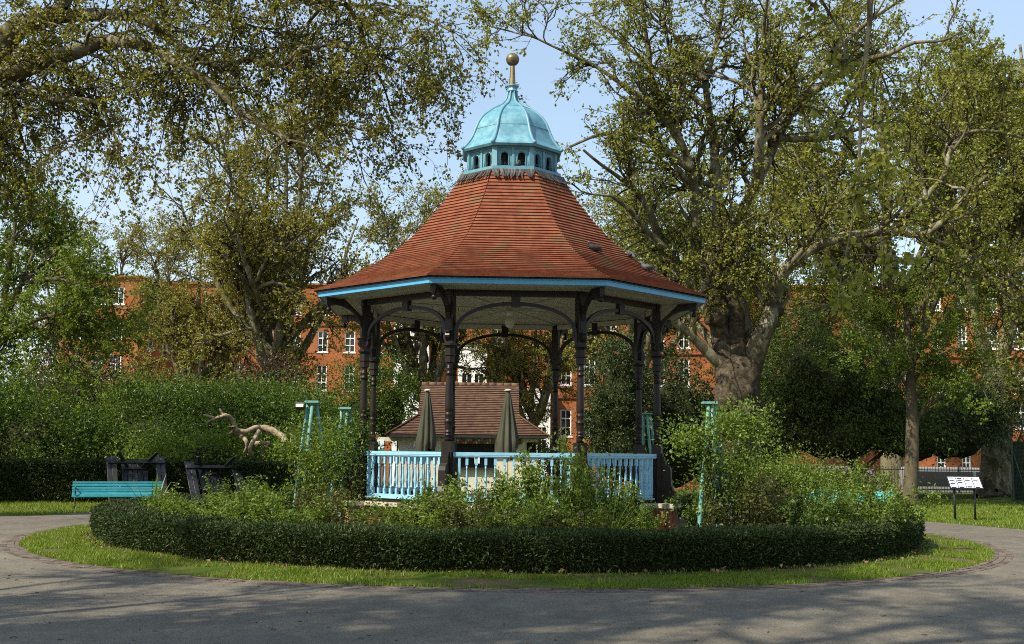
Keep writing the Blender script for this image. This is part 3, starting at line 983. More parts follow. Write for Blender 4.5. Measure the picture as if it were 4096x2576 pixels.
for k in range(8):
    A, B = cp(k, RC), cp(k + 1, RC)
    mid, ang = (A + B) / 2, math.atan2(B.y - A.y, B.x - A.x)
    link('arch', arch, band, mid, (0, 0, ang)); link('keystone', key, band, mid, (0, 0, ang))
    link('beam', beam, band, mid, (0, 0, ang)); link('beam_lining', lining, band, mid, (0, 0, ang))
    if k == 3:
        continue                                   # the steps go up on the far side
    p_ = empty('balustrade', mid, ang, band)
    link('top_rail', toprail, p_); link('bottom_rail', botrail, p_); link('sill_board', kick, p_)
    for i in range(11):
        link('baluster', bal, p_, (-0.855 + 0.171 * i, 0, 0))
    for sgn in (-1, 1):
        link('end_baluster', hp, p_, (sgn * (half - 0.205), 0, 0))

# boarded ceiling, radial ribs, hanging lamp, eaves boards
ceil = empty('ceiling', (0, 0, 0), 0, band)
ap = math.cos(R(22.5))
for k in range(8):
    A0, B0 = cp(k, 1), cp(k + 1, 1)
    ang = math.atan2(B0.y - A0.y, B0.x - A0.x)
    w = 0.145
    nb = int(RE / w)
    for i in range(nb):
        r0, r1 = (i * w + 0.003), min((i + 1) * w - 0.003, RE - 0.015)
        dz = 0.003 * (i % 2)
        vs_ = [cp(k, r0 + 1e-3, 4.648 + dz), cp(k + 1, r0 + 1e-3, 4.648 + dz), cp(k + 1, r1, 4.648 + dz), cp(k, r1, 4.648 + dz)]
        vs_ += [v + Vector((0, 0, .02)) for v in vs_]
        MB().add(vs_, [(0, 1, 2, 3), (7, 6, 5, 4), (0, 4, 5, 1), (3, 2, 6, 7), (0, 3, 7, 4), (1, 5, 6, 2)]).build('board', 'cream_paint', ceil)
    MB().box((1.55, 0, 4.638), (2.95, .075, .018)).build('ceiling_rib', 'cream_paint', ceil, rot=(0, 0, ca(k)))
MB().add([cp(k, RE - .03, 4.685) for k in range(8)], [tuple(range(8))]).build('ceiling_lining', 'black_timber', ceil)
lamp = empty('ceiling_lamp', parent=band)
MB().lathe([(4.50, .05), (4.53, .07), (4.635, .05)], 12).build('lamp_fitting', 'white_paint', lamp)
MB().lathe([(4.26, .03), (4.30, .085), (4.40, .11), (4.47, .09), (4.505, .055)], 14).build('lamp_shade', 'lamp_glass', lamp)
for k in range(8):
    A, B = cp(k, RE), cp(k + 1, RE)
    mid, ang = (A + B) / 2, math.atan2(B.y - A.y, B.x - A.x)
    L = (B - A).length
    MB().box((0, .013, 4.694), (L - .005, .022, .098)).box((0, .005, 4.735), (L + .012, .03, .03)).build('fascia', 'blue_paint', band, mid, (0, 0, ang))

# tiled roof, bell-cast at the eaves
RP = np.array([(4.175, 4.762), (3.80, 4.905), (3.41, 5.10), (2.76, 5.49), (2.38, 5.79), (2.04, 6.12), (1.78, 6.42), (1.56, 6.70), (1.38, 6.95), (1.225, 7.19), (1.10, 7.40)])
RP = resample(RP, 80)
sl = np.r_[0, np.cumsum(np.linalg.norm(np.diff(RP, axis=0), axis=1))]


def rp(s):
    return np.interp(s, sl, RP[:, 0]), np.interp(s, sl, RP[:, 1])


roof = empty('roof', parent=band)
rng = np.random.default_rng(8)
nc = 42
cs = sl[-1] / nc
bx, sc_ = [], []
e8 = 2 * math.sin(R(22.5))
for k in range(8):
    mang = ca(k) + R(22.5)
    ax, nx = np.array([-math.sin(mang), math.cos(mang), 0]), np.array([math.cos(mang), math.sin(mang), 0])
    for i in range(nc):
        s0, s1 = i * cs, min((i + 1) * cs + 0.035, sl[-1])
        (r0, z0), (r1, z1) = rp(s0), rp(s1)
        w0, w1 = r0 * e8 / 2, r1 * e8 / 2
        d = np.array([(r1 - r0) * ap, z1 - z0]); d /= np.linalg.norm(d)
        nv = nx * d[1] + np.array([0, 0, -d[0]])
        x = -w0 - (0.5 if i % 2 else 0.0) * 0.29 - 0.29 * 0.3
        while x < w0:
            tw = 0.29 + rng.uniform(-.05, .05)
            a0, a1 = max(x, -w0), min(x + tw , w0)
            b0, b1 = max(x, -w1), min(x + tw , w1)
            x += tw
            if a1 - a0 < .012:
                continue
            b0, b1 = min(b0, w1 - .002), max(b1, -w1 + .002)
            if b1 <= b0: b1 = b0 + .002
            lift = rng.uniform(-.0008, .0008)
            P0 = lambda u: nx * r0 * ap + ax * u + np.array([0, 0, z0])
            P1 = lambda u: nx * r1 * ap + ax * u + np.array([0, 0, z1])
            v = [P0(a0) + nv * .004, P0(a1) + nv * .004, P1(b1) - nv * .006, P1(b0) - nv * .006,
                 P0(a0) + nv * (.040 + lift), P0(a1) + nv * (.040 + lift), P1(b1) + nv * .006, P1(b0) + nv * .006]
            bx.append(np.array(v))
            c = Mw @ Vector(np.mean(v, 0))
            nn = Mw.to_3x3() @ Vector(nv)
            sc_.append(max(0, nn.dot((camv - c).normalized())) * (a1 - a0) * cs / (camv - c).length)
pieces('tile', bx, sc_, 'rooftile', roof, 300, 'tiles_further_up')
mb = MB()
for k in range(8):
    for j in range(0, 79):
        (ra, za), (rb, zb) = RP[j], RP[j + 1]
        mb.add([cp(k, ra - .02, za - .02), cp(k + 1, ra - .02, za - .02), cp(k + 1, rb - .02, zb - .02), cp(k, rb - .02, zb - .02)], [(0, 1, 2, 3)])
mb.build('underfelt', 'black_timber', roof)
ring_prism(MB(), RE - .2, RE + .03, 4.744, 4.760).build('eaves_felt', 'black_timber', roof)

# lead flashing flaps round the lantern foot
mb = MB()
flap_v = []
ys = [(0.0, 0), (.09, -.005), (.17, .006), (.24, .030), (.285, .055)]
hw = [.024, .024, .022, .016, .004]
for (s_, lift), h_ in zip(ys, hw):
    flap_v += [(s_, -h_, lift), (s_, h_, lift)]
flap = MB().add(flap_v, [(2 * i, 2 * i + 2, 2 * i + 3, 2 * i + 1) for i in range(4)], True).mesh('lead_flap', 'lead')
slope = math.atan2(7.40 - 7.16, (1.225 - 1.10) * ap)
rng = np.random.default_rng(4)
fl = empty('flashing', parent=band)
for k in range(8):
    mang = ca(k) + R(22.5)
    L = 1.17 * e8
    for i in range(16):
        u = -L / 2 + L * (i + .5) / 16
        M = Matrix.Rotation(mang, 4, 'Z') @ Matrix.Translation((1.165 * ap, u, 7.392)) @ Matrix.Rotation(R(57), 4, 'Y') @ Matrix.Rotation(rng.uniform(-.25, .25), 4, 'Z') @ Matrix.Rotation(rng.uniform(-.25, .35), 4, 'X')
        o = link('lead_flap', flap, fl)
        o.matrix_local = M
ring_prism(MB(), 0.98, 1.14, 7.355, 7.395).build('flashing_roll', 'lead', fl)

# lantern
lan = empty('lantern', parent=band)
ring_prism(MB(), 0.80, 1.10, 7.397, 7.468).build('ledge', 'lantern_paint', lan)
LW = 0.965
wl = LW * e8
mb = MB()
z0, z1, ob, ot, orad = 7.468, 7.93, 7.505, 7.715, 0.074
xs = set([-wl / 2, wl / 2])
cens = (-wl / 4 + .01, wl / 4 - .01)
for c_ in cens:
    for q in np.linspace(-1, 1, 13):
        xs.add(c_ + orad * q)
xs = sorted(xs)
for xa, xb in zip(xs[:-1], xs[1:]):
    m_ = (xa + xb) / 2
    hit = [c_ for c_ in cens if abs(m_ - c_) < orad]
    if not hit:
        mb.add([(xa, 0, z0), (xb, 0, z0), (xb, 0, z1), (xa, 0, z1)], [(0, 1, 2, 3)])
    else:
        za = ot + math.sqrt(max(0, orad ** 2 - (xa - hit[0]) ** 2))
        zb = ot + math.sqrt(max(0, orad ** 2 - (xb - hit[0]) ** 2))
        mb.add([(xa, 0, z0), (xb, 0, z0), (xb, 0, ob), (xa, 0, ob)], [(0, 1, 2, 3)])
        mb.add([(xa, 0, za), (xb, 0, zb), (xb, 0, z1), (xa, 0, z1)], [(0, 1, 2, 3)])
        mb.add([(xa, 0, za), (xb, 0, zb), (xb, .06, zb), (xa, .06, za)], [(0, 1, 2, 3)])
        mb.add([(xa, 0, ob), (xb, 0, ob), (xb, .06, ob), (xa, .06, ob)], [(3, 2, 1, 0)])
for c_ in cens:
    for s_ in (-1, 1):
        x_ = c_ + s_ * orad
        mb.add([(x_, 0, ob), (x_, 0, ot), (x_, .06, ot), (x_, .06, ob)], [(0, 1, 2, 3)])
    # raised arch moulding
    pts = [(c_ - orad - .016, -.006, ob)] + [(c_ + (orad + .016) * math.cos(th), -.006, ot + (orad + .016) * math.sin(th)) for th in np.linspace(PI, 0, 11)] + [(c_ + orad + .016, -.006, ob)]
    mb.tube(pts, .009, 5)
    mb.box((c_, -.012, ob - .012), (2 * orad + .06, .035, .02))
mb.box((0, -.01, 7.70), (.05, .03, .46)).box((0, -.012, 7.90), (wl, .03, .05)).box((0, -.008, 7.85), (wl - .1, .02, .012))
panel = mb.mesh('arcade_panel', 'lantern_paint')
pil = MB().box((LW + .005, 0, 7.70), (.06, .11, .462)).box((LW + .012, 0, 7.50), (.07, .13, .05)).mesh('corner_post', 'lantern_paint')
rng = np.random.default_rng(9)
for k in range(8):
    A, B = cp(k, LW), cp(k + 1, LW)
    mid, ang = (A + B) / 2, math.atan2(B.y - A.y, B.x - A.x)
    link('arcade_panel', panel, lan, mid, (0, 0, ang))
    link('corner_post', pil, lan, rot=(0, 0, ca(k)))
    mb = MB()
    for i in range(26):
        x_ = rng.uniform(-wl / 2, wl / 2)
        mb.tube([(x_, -.06, 7.47), (x_ + rng.normal() * .02, -.07 + rng.normal() * .02, 7.55 + rng.random() * .04)], .0022, 3)
    o = mb.build('bird_spikes', 'lead', lan, mid, (0, 0, ang)); o['kind'] = 'stuff'
MB().add([cp(k, .84, z) for z in (7.40, 7.99) for k in range(8)], [(k, (k + 1) % 8, (k + 1) % 8 + 8, k + 8) for k in range(8)]).build('lantern_painted_shade', 'painted_shade', lan)  # blackened sheet painted in place of the shade within the open lantern
# ogee dome
DP = np.array([(1.125, 7.945), (1.03, 8.04), (0.935, 8.17), (0.87, 8.30), (0.82, 8.432), (0.775, 8.55), (0.714, 8.652), (0.64, 8.745), (0.551, 8.819), (0.46, 8.89), (0.376, 8.948), (0.30, 8.99), (0.232, 9.03), (0.17, 9.085), (0.132, 9.149), (0.11, 9.21), (0.10, 9.26), (0.09, 9.335)])
DP = resample(DP, 40)
dome = empty('dome', parent=band)
mb = MB()
for k in range(8):
    for j in range(39):
        (ra, za), (rb, zb) = DP[j], DP[j + 1]
        mb.add([cp(k, ra, za), cp(k + 1, ra, za), cp(k + 1, rb, zb), cp(k, rb, zb)], [(0, 1, 2, 3)], True)
    mb.add([cp(k, 1.125, 7.945), cp(k + 1, 1.125, 7.945), cp(k + 1, 1.09, 7.90), cp(k, 1.09, 7.90)], [(3, 2, 1, 0)])
    mb.add([cp(k, 1.09, 7.90), cp(k + 1, 1.09, 7.90), cp(k + 1, .95, 7.935), cp(k, .95, 7.935)], [(3, 2, 1, 0)])
me = mb.mesh('dome_shell', 'copper_green')
o = link('dome_shell', me, dome)
for k in range(8):
    p = [cp(k, r + .006, z) for r, z in DP[1:]]
    MB().tube([tuple(q) for q in p], np.linspace(.034, .020, 39), 8).build('rib', 'copper_trim', dome)
    MB().ball(tuple(cp(k, 1.118, 7.975)), .042, 10, 6).build('rib_end', 'copper_trim', dome)
    for z in (8.42, 8.93):
        r = np.interp(z, DP[:, 1], DP[:, 0])
        MB().tube([tuple(cp(k, r + .003, z)), tuple(cp(k + 1, r + .003, z))], .007, 5).build('seam', 'copper_trim', dome)
MB().lathe([(9.32, .10), (9.335, .128), (9.35, .128), (9.36, .112), (9.40, .105), (9.43, .122), (9.445, .14), (9.47, .14), (9.478, .09)], 8, smooth=False).build('collar', 'copper_trim', dome)
fin = empty('finial', parent=band)
MB().lathe([(9.472, .070), (9.92, .047)], 8, smooth=False).build('spike', 'gilding', fin)
MB().ball((0, 0, 10.05), .142, 24, 14).lathe([(10.045, .144), (10.055, .144)], 24).build('ball', 'gilding', fin)
# ------------------------------------------------------------------ clipped ring hedge
rng = np.random.default_rng(21)
hedge = thing('hedge', 'low clipped dark green hedge ringing the bandstand flower bed', 'hedge', (BX, BY, 0))
HR0, HR1, HH = 7.15, 7.93, 0.555
n = 135000
a = np.where(rng.random(n) < 0.88, rng.uniform(-PI * 1.07, PI * 0.07, n), rng.uniform(0, PI, n))
u = rng.random(n)
side = np.where(u < 0.50, 0, np.where(u < 0.90, 1, 2))          # outer face, top, inner face
th = np.array([mnoise.fractal(Vector((math.cos(q) * 9, math.sin(q) * 9, z_ * 3.0)), 1.0, 2.0, 3) for q, z_ in zip(a, u)])
zz = rng.random(n) ** 0.8 * HH
hn = HH + 0.03 * np.sin(a * 23) * np.sin(a * 7 + 1) + 0.035 * th
r = np.where(side == 0, HR1 - 0.07 * (1 - zz / HH) ** 2 + 0.10 * th, np.where(side == 1, rng.uniform(HR0, HR1, n), HR0 + 0.05 * th))
z = np.where(side == 1, hn + 0.02 * rng.normal(size=n), zz)
r = r + rng.normal(size=n) * 0.025
thin = (side == 0) & (zz < 0.16) & (rng.random(n) < 0.55)
pos = np.stack([r * np.cos(a), r * np.sin(a), z + 0.02], 1)
outw = np.stack([np.cos(a), np.sin(a), np.full(n, 0.2)], 1) * np.where(side == 0, 1.0, np.where(side == 1, 0.0, -1.0))[:, None] + np.stack([0 * a, 0 * a, np.where(side == 1, 1.2, 0.2)], 1)
v, f = leaves(pos[~thin], rng, 0.058, outw[~thin] * 0.9, 0.42, 0.0, 0.12)
o = link('foliage', npmesh('foliage', v, f, 'leaf_box'), hedge); o['kind'] = 'stuff'
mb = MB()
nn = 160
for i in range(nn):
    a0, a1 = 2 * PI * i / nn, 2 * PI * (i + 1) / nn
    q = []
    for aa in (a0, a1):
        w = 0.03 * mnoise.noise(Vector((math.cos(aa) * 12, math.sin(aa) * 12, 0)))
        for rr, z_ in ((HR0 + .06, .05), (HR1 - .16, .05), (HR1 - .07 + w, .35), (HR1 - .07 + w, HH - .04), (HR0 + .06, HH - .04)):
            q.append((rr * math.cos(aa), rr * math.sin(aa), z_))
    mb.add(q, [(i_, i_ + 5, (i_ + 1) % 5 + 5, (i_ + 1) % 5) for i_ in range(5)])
mb.build('inner_core', 'dark_green_brown', hedge)  # solid dark ring filling the middle of the hedge

# dead leaves along the hedge foot, twigs on the asphalt
n = 330
a = rng.uniform(-PI * 0.98, -0.02 * PI, n)
r = 8.0 + np.abs(rng.normal(size=n)) * 0.16
v, f = leaves(np.stack([BX + r * np.cos(a), BY + r * np.sin(a), 0.08 + 0.02 * rng.random(n)], 1), rng, 0.07, aspect=0.8, upn=2.0)
tag(link('fallen_leaves', npmesh('fallen_leaves', v, f, 'litter')), 'dry brown leaves lying along the foot of the hedge', 'leaves', kind='stuff')
n = 420
x = rng.uniform(-9, 9, n); y = rng.uniform(9.5, 22, n)
ok = np.hypot(x - BX, y - BY) > 9.7
p0 = np.stack([x, y, np.full(n, 0.012)], 1)[ok]
d = rng.normal(size=(len(p0), 3)) * np.array([1, 1, .02])
d = unit(d) * rng.uniform(.012, .075, (len(p0), 1))
Pq = np.stack([p0, p0 + d * .5 + rng.normal(size=p0.shape) * .004, p0 + d], 1)
v, f = tubes(Pq, np.full((len(p0), 3), .0035) * rng.uniform(.7, 2.2, (len(p0), 1)), 4)
tag(link('path_litter', npmesh('path_litter', v, f, 'litter')), 'small twigs and scraps scattered over the grey path', 'litter', kind='stuff')

# ------------------------------------------------------------------ roses in the bed
def rose_proto(seed, mat, hgt, nleaf=24, twigs=150):
    rng = np.random.default_rng(seed)
    m_ = 15
    an = rng.uniform(0, 2 * PI, m_)
    tilt = rng.uniform(.12, .75, m_)
    S = 8
    P = np.zeros((m_, S, 3))
    P[:, 0] = np.stack([np.cos(an) * .07, np.sin(an) * .07, 0 * an], 1)
    d = np.stack([np.cos(an) * np.sin(tilt), np.sin(an) * np.sin(tilt), np.cos(tilt)], 1)
    st = hgt * rng.uniform(.7, 1.12, m_)[:, None] / (S - 1) * 1.12
    for s_ in range(1, S):
        d = unit(d + rng.normal(size=(m_, 3)) * .12 + np.array([0, 0, -.02]))
        P[:, s_] = P[:, s_ - 1] + d * st
    Rd = np.linspace(.011, .004, S)[None] * np.ones((m_, 1))
    P2, R2 = sprout(P, Rd, rng, twigs, 4, (.14, .42), (.4, 1.2), .35, .02, .25, .18, .005, .002)
    v1, f1 = tubes(P, Rd, 5); v2, f2 = tubes(P2, R2, 3)
    canes = npmesh('canes', np.concatenate([v1, v2]), np.concatenate([f1, f2 + len(v1)]), 'twig')
    pos = np.concatenate([along(P2, rng, nleaf, .1, .045), along(P, rng, 16, .25, .05)])
    v, f = leaves(pos, rng, .058, aspect=.62, droop=.1, upn=1.0, fold=.12)
    return canes, npmesh('leaves', v, f, mat)


protos = [rose_proto(31, 'leaf_rose', 1.0), rose_proto(32, 'leaf_rose', 1.0, 24), rose_proto(33, 'leaf_rose_red', 1.0, 17), rose_proto(34, 'leaf_shrub_light', 1.0, 22), rose_proto(35, 'leaf_rose_red', 1.0, 15, 110), rose_proto(36, 'leaf_shrub', 1.0, 22)]


def rose(u, Y, hgt, wid, var, label, rz):
    x = pt(u, 1797 + (u - 2048) * .011, Y)[0]
    root = thing('rose_bush', label, 'rose bush', (x, Y, 0.07), rz, 'rose bushes in the bandstand bed')
    root.scale = (wid * 1.12, wid * 1.12, hgt * 1.08)
    link('canes', protos[var][0], root)
    o = link('leaves', protos[var][1], root)
    o['kind'] = 'stuff'


ROSES = [  # photo column, distance, height, width, kind, label, turn
    (720, 20.9, 0.66, 0.9, 1, 'bright leafy rose bush at the tip nearest the turquoise bench', 0.3),
    (830, 19.6, 0.72, 0.95, 0, 'full green rose bush just behind the strap-leaved lily', 1.2),
    (940, 21.6, 0.76, 1.0, 1, 'dense rose bush in front of the smaller leaning picnic table', 2.0),
    (990, 18.7, 0.78, 1.0, 1, 'sunny rose bush pressing on the hedge below the dead branch', 3.1),
    (1110, 20.4, 0.86, 1.0, 5, 'darker rose bush just left of the floodlit obelisk', 0.7),
    (1150, 18.1, 0.82, 1.0, 0, 'low rose bush in front of the floodlit obelisk feet', 4.0),
    (1270, 18.6, 0.84, 0.95, 2, 'reddish sparse rose bush right of the floodlit obelisk', 5.1),
    (1300, 21.2, 0.80, 0.8, 2, 'thin reddish rose bush left of the yellow brick pier', 0.1),
    (1570, 18.3, 0.62, 1.0, 4, 'open brownish rose bush in front of the left balustrade panel', 1.9),
    (1640, 19.2, 0.80, 1.0, 0, 'yellow-green rose bush under the left corner of the front panel', 0.9),
    (1720, 17.7, 0.74, 1.0, 1, 'bushy rose spilling on the hedge left of the front panel', 3.7),
    (1830, 19.4, 1.06, 1.0, 0, 'tall rose bush hiding the foot of the left front column', 5.5),
    (1900, 17.5, 0.78, 1.0, 2, 'low dull rose bush left of the sunlit plinth bricks', 2.2),
    (1990, 19.2, 0.92, 1.0, 3, 'light green rose bush before the middle of the front panel', 1.4),
    (2080, 17.5, 0.80, 1.0, 0, 'rose bush leaning on the hedge below the front panel centre', 0.5),
    (2170, 19.5, 1.25, 1.0, 3, 'tall light green rose bush climbing over the front rail', 4.4),
    (2250, 18.6, 1.22, 1.0, 1, 'tallest rose bush, standing before the right end of the front rail', 2.9),
    (2290, 17.5, 0.70, 1.0, 4, 'low twiggy rose bush below the right front column', 3.3),
    (2400, 19.4, 1.02, 0.95, 1, 'rose bush with pale dead canes before the right balustrade panel', 1.1),
    (2455, 18.4, 0.80, 0.85, 0, 'small bright rose bush left of the red brick pier', 5.9),
    (2480, 19.9, 0.82, 0.75, 3, 'light rose bush below the right end of the right panel', 0.2),
    (2815, 20.8, 0.86, 0.85, 5, 'dark rose bush between red brick pier and leaning obelisk', 2.4),
    (2960, 18.4, 0.88, 1.0, 2, 'reddish rose bush right of the leaning obelisk poles', 3.9),
    (3000, 21.6, 1.10, 1.1, 2, 'brownish rose bush below the gnarled plane trunk', 0.8),
    (3110, 19.4, 1.00, 1.1, 4, 'twiggy red-leaved rose bush left of the green bench', 1.7),
    (3230, 18.6, 0.86, 1.0, 5, 'dark rose bush at the hedge in front of the green bench', 2.8),
    (3330, 20.6, 0.98, 1.0, 1, 'green rose bush covering the middle of the green bench', 4.8),
    (3420, 19.4, 0.95, 1.0, 0, 'leafy rose bush covering the far end of the green bench', 5.7),
    (3520, 20.4, 1.02, 1.0, 1, 'rose bush at the rounded end nearest the information board', 0.4),
]
for rr in ROSES:
    rose(*rr)


# strap-leaved plants
def strap_plant(name, label, u, Y, n, ln, w, seed, mat='leaf_strap', z=0.07, spread=.9):
    rng = np.random.default_rng(seed)
    x = pt(u, 1797, Y)[0]
    root = thing(name, label, 'plant', (x, Y, z), 0)
    for i in range(n):
        a = rng.uniform(0, 2 * PI); t_ = rng.uniform(.1, spread); L = ln * rng.uniform(.65, 1.1)
        mb = MB(); vs_ = []
        S = 7
        p = np.array([math.cos(a) * .05, math.sin(a) * .05, 0.0]); el = PI / 2 - t_ * .5
        sd = np.array([-math.sin(a), math.cos(a), 0])
        for s_ in range(S):
            ww = w * (1 - (s_ / (S - 1)) ** 2) * .5 + .001
            vs_ += [tuple(p - sd * ww), tuple(p + sd * ww + np.array([0, 0, .004]))]
            p = p + np.array([math.cos(a) * math.cos(el), math.sin(a) * math.cos(el), math.sin(el)]) * L / (S - 1)
            el -= t_ * .42
        mb.add(vs_, [(2 * i_, 2 * i_ + 1, 2 * i_ + 3, 2 * i_ + 2) for i_ in range(S - 1)], True).build('leaf', mat, root)


strap_plant('lily_plant', 'strap-leaved lily arching over the hedge near the turquoise bench', 622, 21.7, 30, 1.15, .06, 1)
strap_plant('iris_plant', 'tuft of strappy leaves right of the leaning obelisk', 3030, 19.6, 22, 1.0, .04, 2)
strap_plant('iris_plant', 'upright blades poking up below the left balustrade panel', 1510, 17.4, 10, .85, .035, 3, spread=.4)
strap_plant('grass_tuft', 'tall grassy tuft below the right balustrade panel', 2430, 17.7, 60, .95, .012, 4, 'grass_blade', spread=.6)
strap_plant('grass_tuft', 'tall thin grass beside the red brick pier', 2585, 18.3, 45, .8, .012, 5, 'grass_blade', spread=.7)


# painted pole obelisks with climbing roses
def obelisk(label, u, v, Y, feet, lamp=False):
    top = pt(u, v, Y)
    root = thing('garden_obelisk', label, 'obelisk', (top[0], Y, 0.07), 0, 'painted pole obelisks in the rose bed')
    h = top[2] - 0.07
    for fx, fy, tx, ty in feet:
        pts = [(fx + (tx - fx) * s_ + .006 * math.sin(9 * s_ + fx * 20), fy + (ty - fy) * s_ + .006 * math.cos(7 * s_), h * s_ * .985) for s_ in np.linspace(0, 1, 9)]
        MB().tube(pts, np.linspace(.040, .031, 9), 10).build('pole', 'obelisk_paint', root)
    MB().box((0, 0, h), (.25, .19, .04)).build('top_board', 'obelisk_paint', root, bevel=.006)
    if lamp:
        l_ = empty('floodlight', (-.20, -.06, h - .07), 0, root)
        MB().box((0, 0, 0), (.17, .12, .10), M=Matrix.Rotation(R(-25), 4, 'X')).build('lamp_body', 'black_iron', l_, bevel=.008)
        MB().box((0, -.068, -.03), (.13, .008, .06), M=Matrix.Rotation(R(-25), 4, 'X')).build('lamp_glass', 'lamp_glass', l_)
    return root


obelisk('weathered turquoise obelisk with a small floodlight under its top board', 1250, 1608, 20.2, [(-.10, -.35, 0.0, -.03), (-.36, .18, -.09, .05), (.42, .25, .07, .05)], True)
obelisk('slim turquoise obelisk close beside the left outer column', 1382, 1634, 22.6, [(-.02, -.30, .03, -.02), (-.33, .2, -.08, .04), (.38, .2, .08, .04)])
obelisk('leaning turquoise obelisk under a bushy climbing rose', 2838, 1612, 18.7, [(-.27, -.30, -.02, -.04), (.10, -.22, .04, -.02), (.21, -.05, .09, .02), (.5, .3, .08, .05)])
obelisk('dark green obelisk seen between the right columns', 2588, 1655, 28.6, [(.20, -.30, .0, -.03), (-.05, .3, -.09, .05), (.42, .25, .09, .05)])


def climber(label, u, Y, seed, blobs, n, stems, mat='leaf_rose'):
    rng = np.random.default_rng(seed)
    x = pt(u, 1797, Y)[0]
    root = thing('climbing_rose', label, 'climbing rose', (x, Y, 0.07), 0)
    P = np.zeros((stems, 10, 3))
    for i in range(stems):
        ph = rng.uniform(0, 6)
        bl = blobs[rng.integers(len(blobs))]
        e = np.array(bl[:3]) + rng.normal(size=3) * np.array(bl[3:]) * .5
        for s_ in range(10):
            q = s_ / 9
            P[i, s_] = np.array([rng.normal() * .03 + .1 * math.cos(ph + 4 * q), rng.normal() * .03 + .1 * math.sin(ph + 4 * q), 0]) * (.6 + q) + e * np.array([q ** 1.6, q ** 1.6, q])
    Rd = np.linspace(.016, .005, 10)[None] * np.ones((stems, 1))
    P2, R2 = sprout(P, Rd, rng, stems * 12, 4, (.2, .5), (.4, 1.2), .1, -.02, .25, .35, .006, .002)
    v1, f1 = tubes(P, Rd, 5); v2, f2 = tubes(P2, R2, 3)
    link('stems', npmesh('stems', np.concatenate([v1, v2]), np.concatenate([f1, f2 + len(v1)]), 'twig'), root)
    me = shrub_mesh('leaves', blobs, rng, n, .062, mat, clump=.13, nclump=34, aspect=.62, shell=(.3, 1.05))
    o = link('leaves', me, root); o['kind'] = 'stuff'
    v, f = leaves(along(P2, rng, 9, .1, .04), rng, .062, aspect=.62, upn=1.0)
    o = link('leaves', npmesh('leaves', v, f, mat), root); o['kind'] = 'stuff'


climber('bushy climbing rose filling the top of the leaning obelisk', 2850, 18.35, 51, [(0.15, -.15, 2.0, .42, .4, .45), (-.45, -.2, 1.75, .40, .3, .42), (.55, .0, 1.95, .34, .3, .5), (.45, -.1, 1.4, .35, .3, .4)], 3400, 14, 'leaf_shrub_light')
climber('rambling rose wrapped round the floodlit obelisk', 1250, 19.85, 52, [(0.1, -.1, 1.15, .42, .35, .6), (-.30, .1, 1.55, .32, .3, .5), (.35, -.1, 1.6, .34, .3, .5)], 1900, 12, 'leaf_rose')
climber('dark climbing rose on the slim obelisk by the column', 1375, 22.4, 53, [(0.0, -.15, 1.3, .40, .35, .7), (.25, -.1, 1.85, .27, .25, .45), (-.25, -.1, 1.8, .25, .25, .4)], 1700, 10, 'leaf_shrub')


# ------------------------------------------------------------------ benches
def bench(name, label, loc, face, mat, L=2.15):
    """face: plan angle of the direction the sitter looks"""
    root = thing(name, label, 'bench', loc, face + PI / 2)
    for i in range(5):          # back slats
        z = .42 + i * .072
        MB().box((0, .22 + (z - .40) * .30, z), (L, .022, .058), M=None).build('back_slat', mat, root, bevel=.006)
    for i in range(5):
        y = .16 - i * .085
        MB().box((0, y, .385 + .008 * abs(i - 2)), (L, .068, .026)).build('seat_slat', mat, root, bevel=.006)
    MB().box((0, -.225, .362), (L, .024, .06)).build('seat_slat', mat, root, bevel=.006)
    for s_ in (-1, 1):
        mb = MB()
        x = s_ * (L / 2 - .08)
        mb.tube([(x, -.24, .01), (x, -.20, .12), (x, -.14, .22), (x, -.20, .36), (x, 0, .37), (x, .18, .36), (x, .26, .5), (x, .36, .80)], .02, 6)
        mb.tube([(x, .36, .01), (x, .26, .10), (x, .16, .20), (x, .12, .30), (x, .18, .37)], .02, 6)
        mb.tube([(x, -.16, .22), (x, -.02, .15), (x, .14, .21)], .014, 6)
        mb.tube([(x, -.24, .40), (x, -.26, .5), (x, -.18, .56), (x, .05, .55), (x, .28, .58)], .016, 6)
        mb.box((x, -.25, .012), (.05, .10, .02)).box((x, .37, .012), (.05, .10, .02))
        mb.build('iron_end', 'black_iron' if mat == 'bench_paint' else 'green_paint', root)
    return root


bench('park_bench', 'turquoise slatted bench in front of the leaning black picnic tables', (-10.75, 31.75, 0.0), R(-90 + 20), 'bench_paint', 2.35)
g = pt(3385, 1800, 31.0)
bench('park_bench', 'bright green slatted bench half hidden behind the roses', (g[0], 31.0, 0.0), R(-90 - 38), 'green_paint', 2.3)


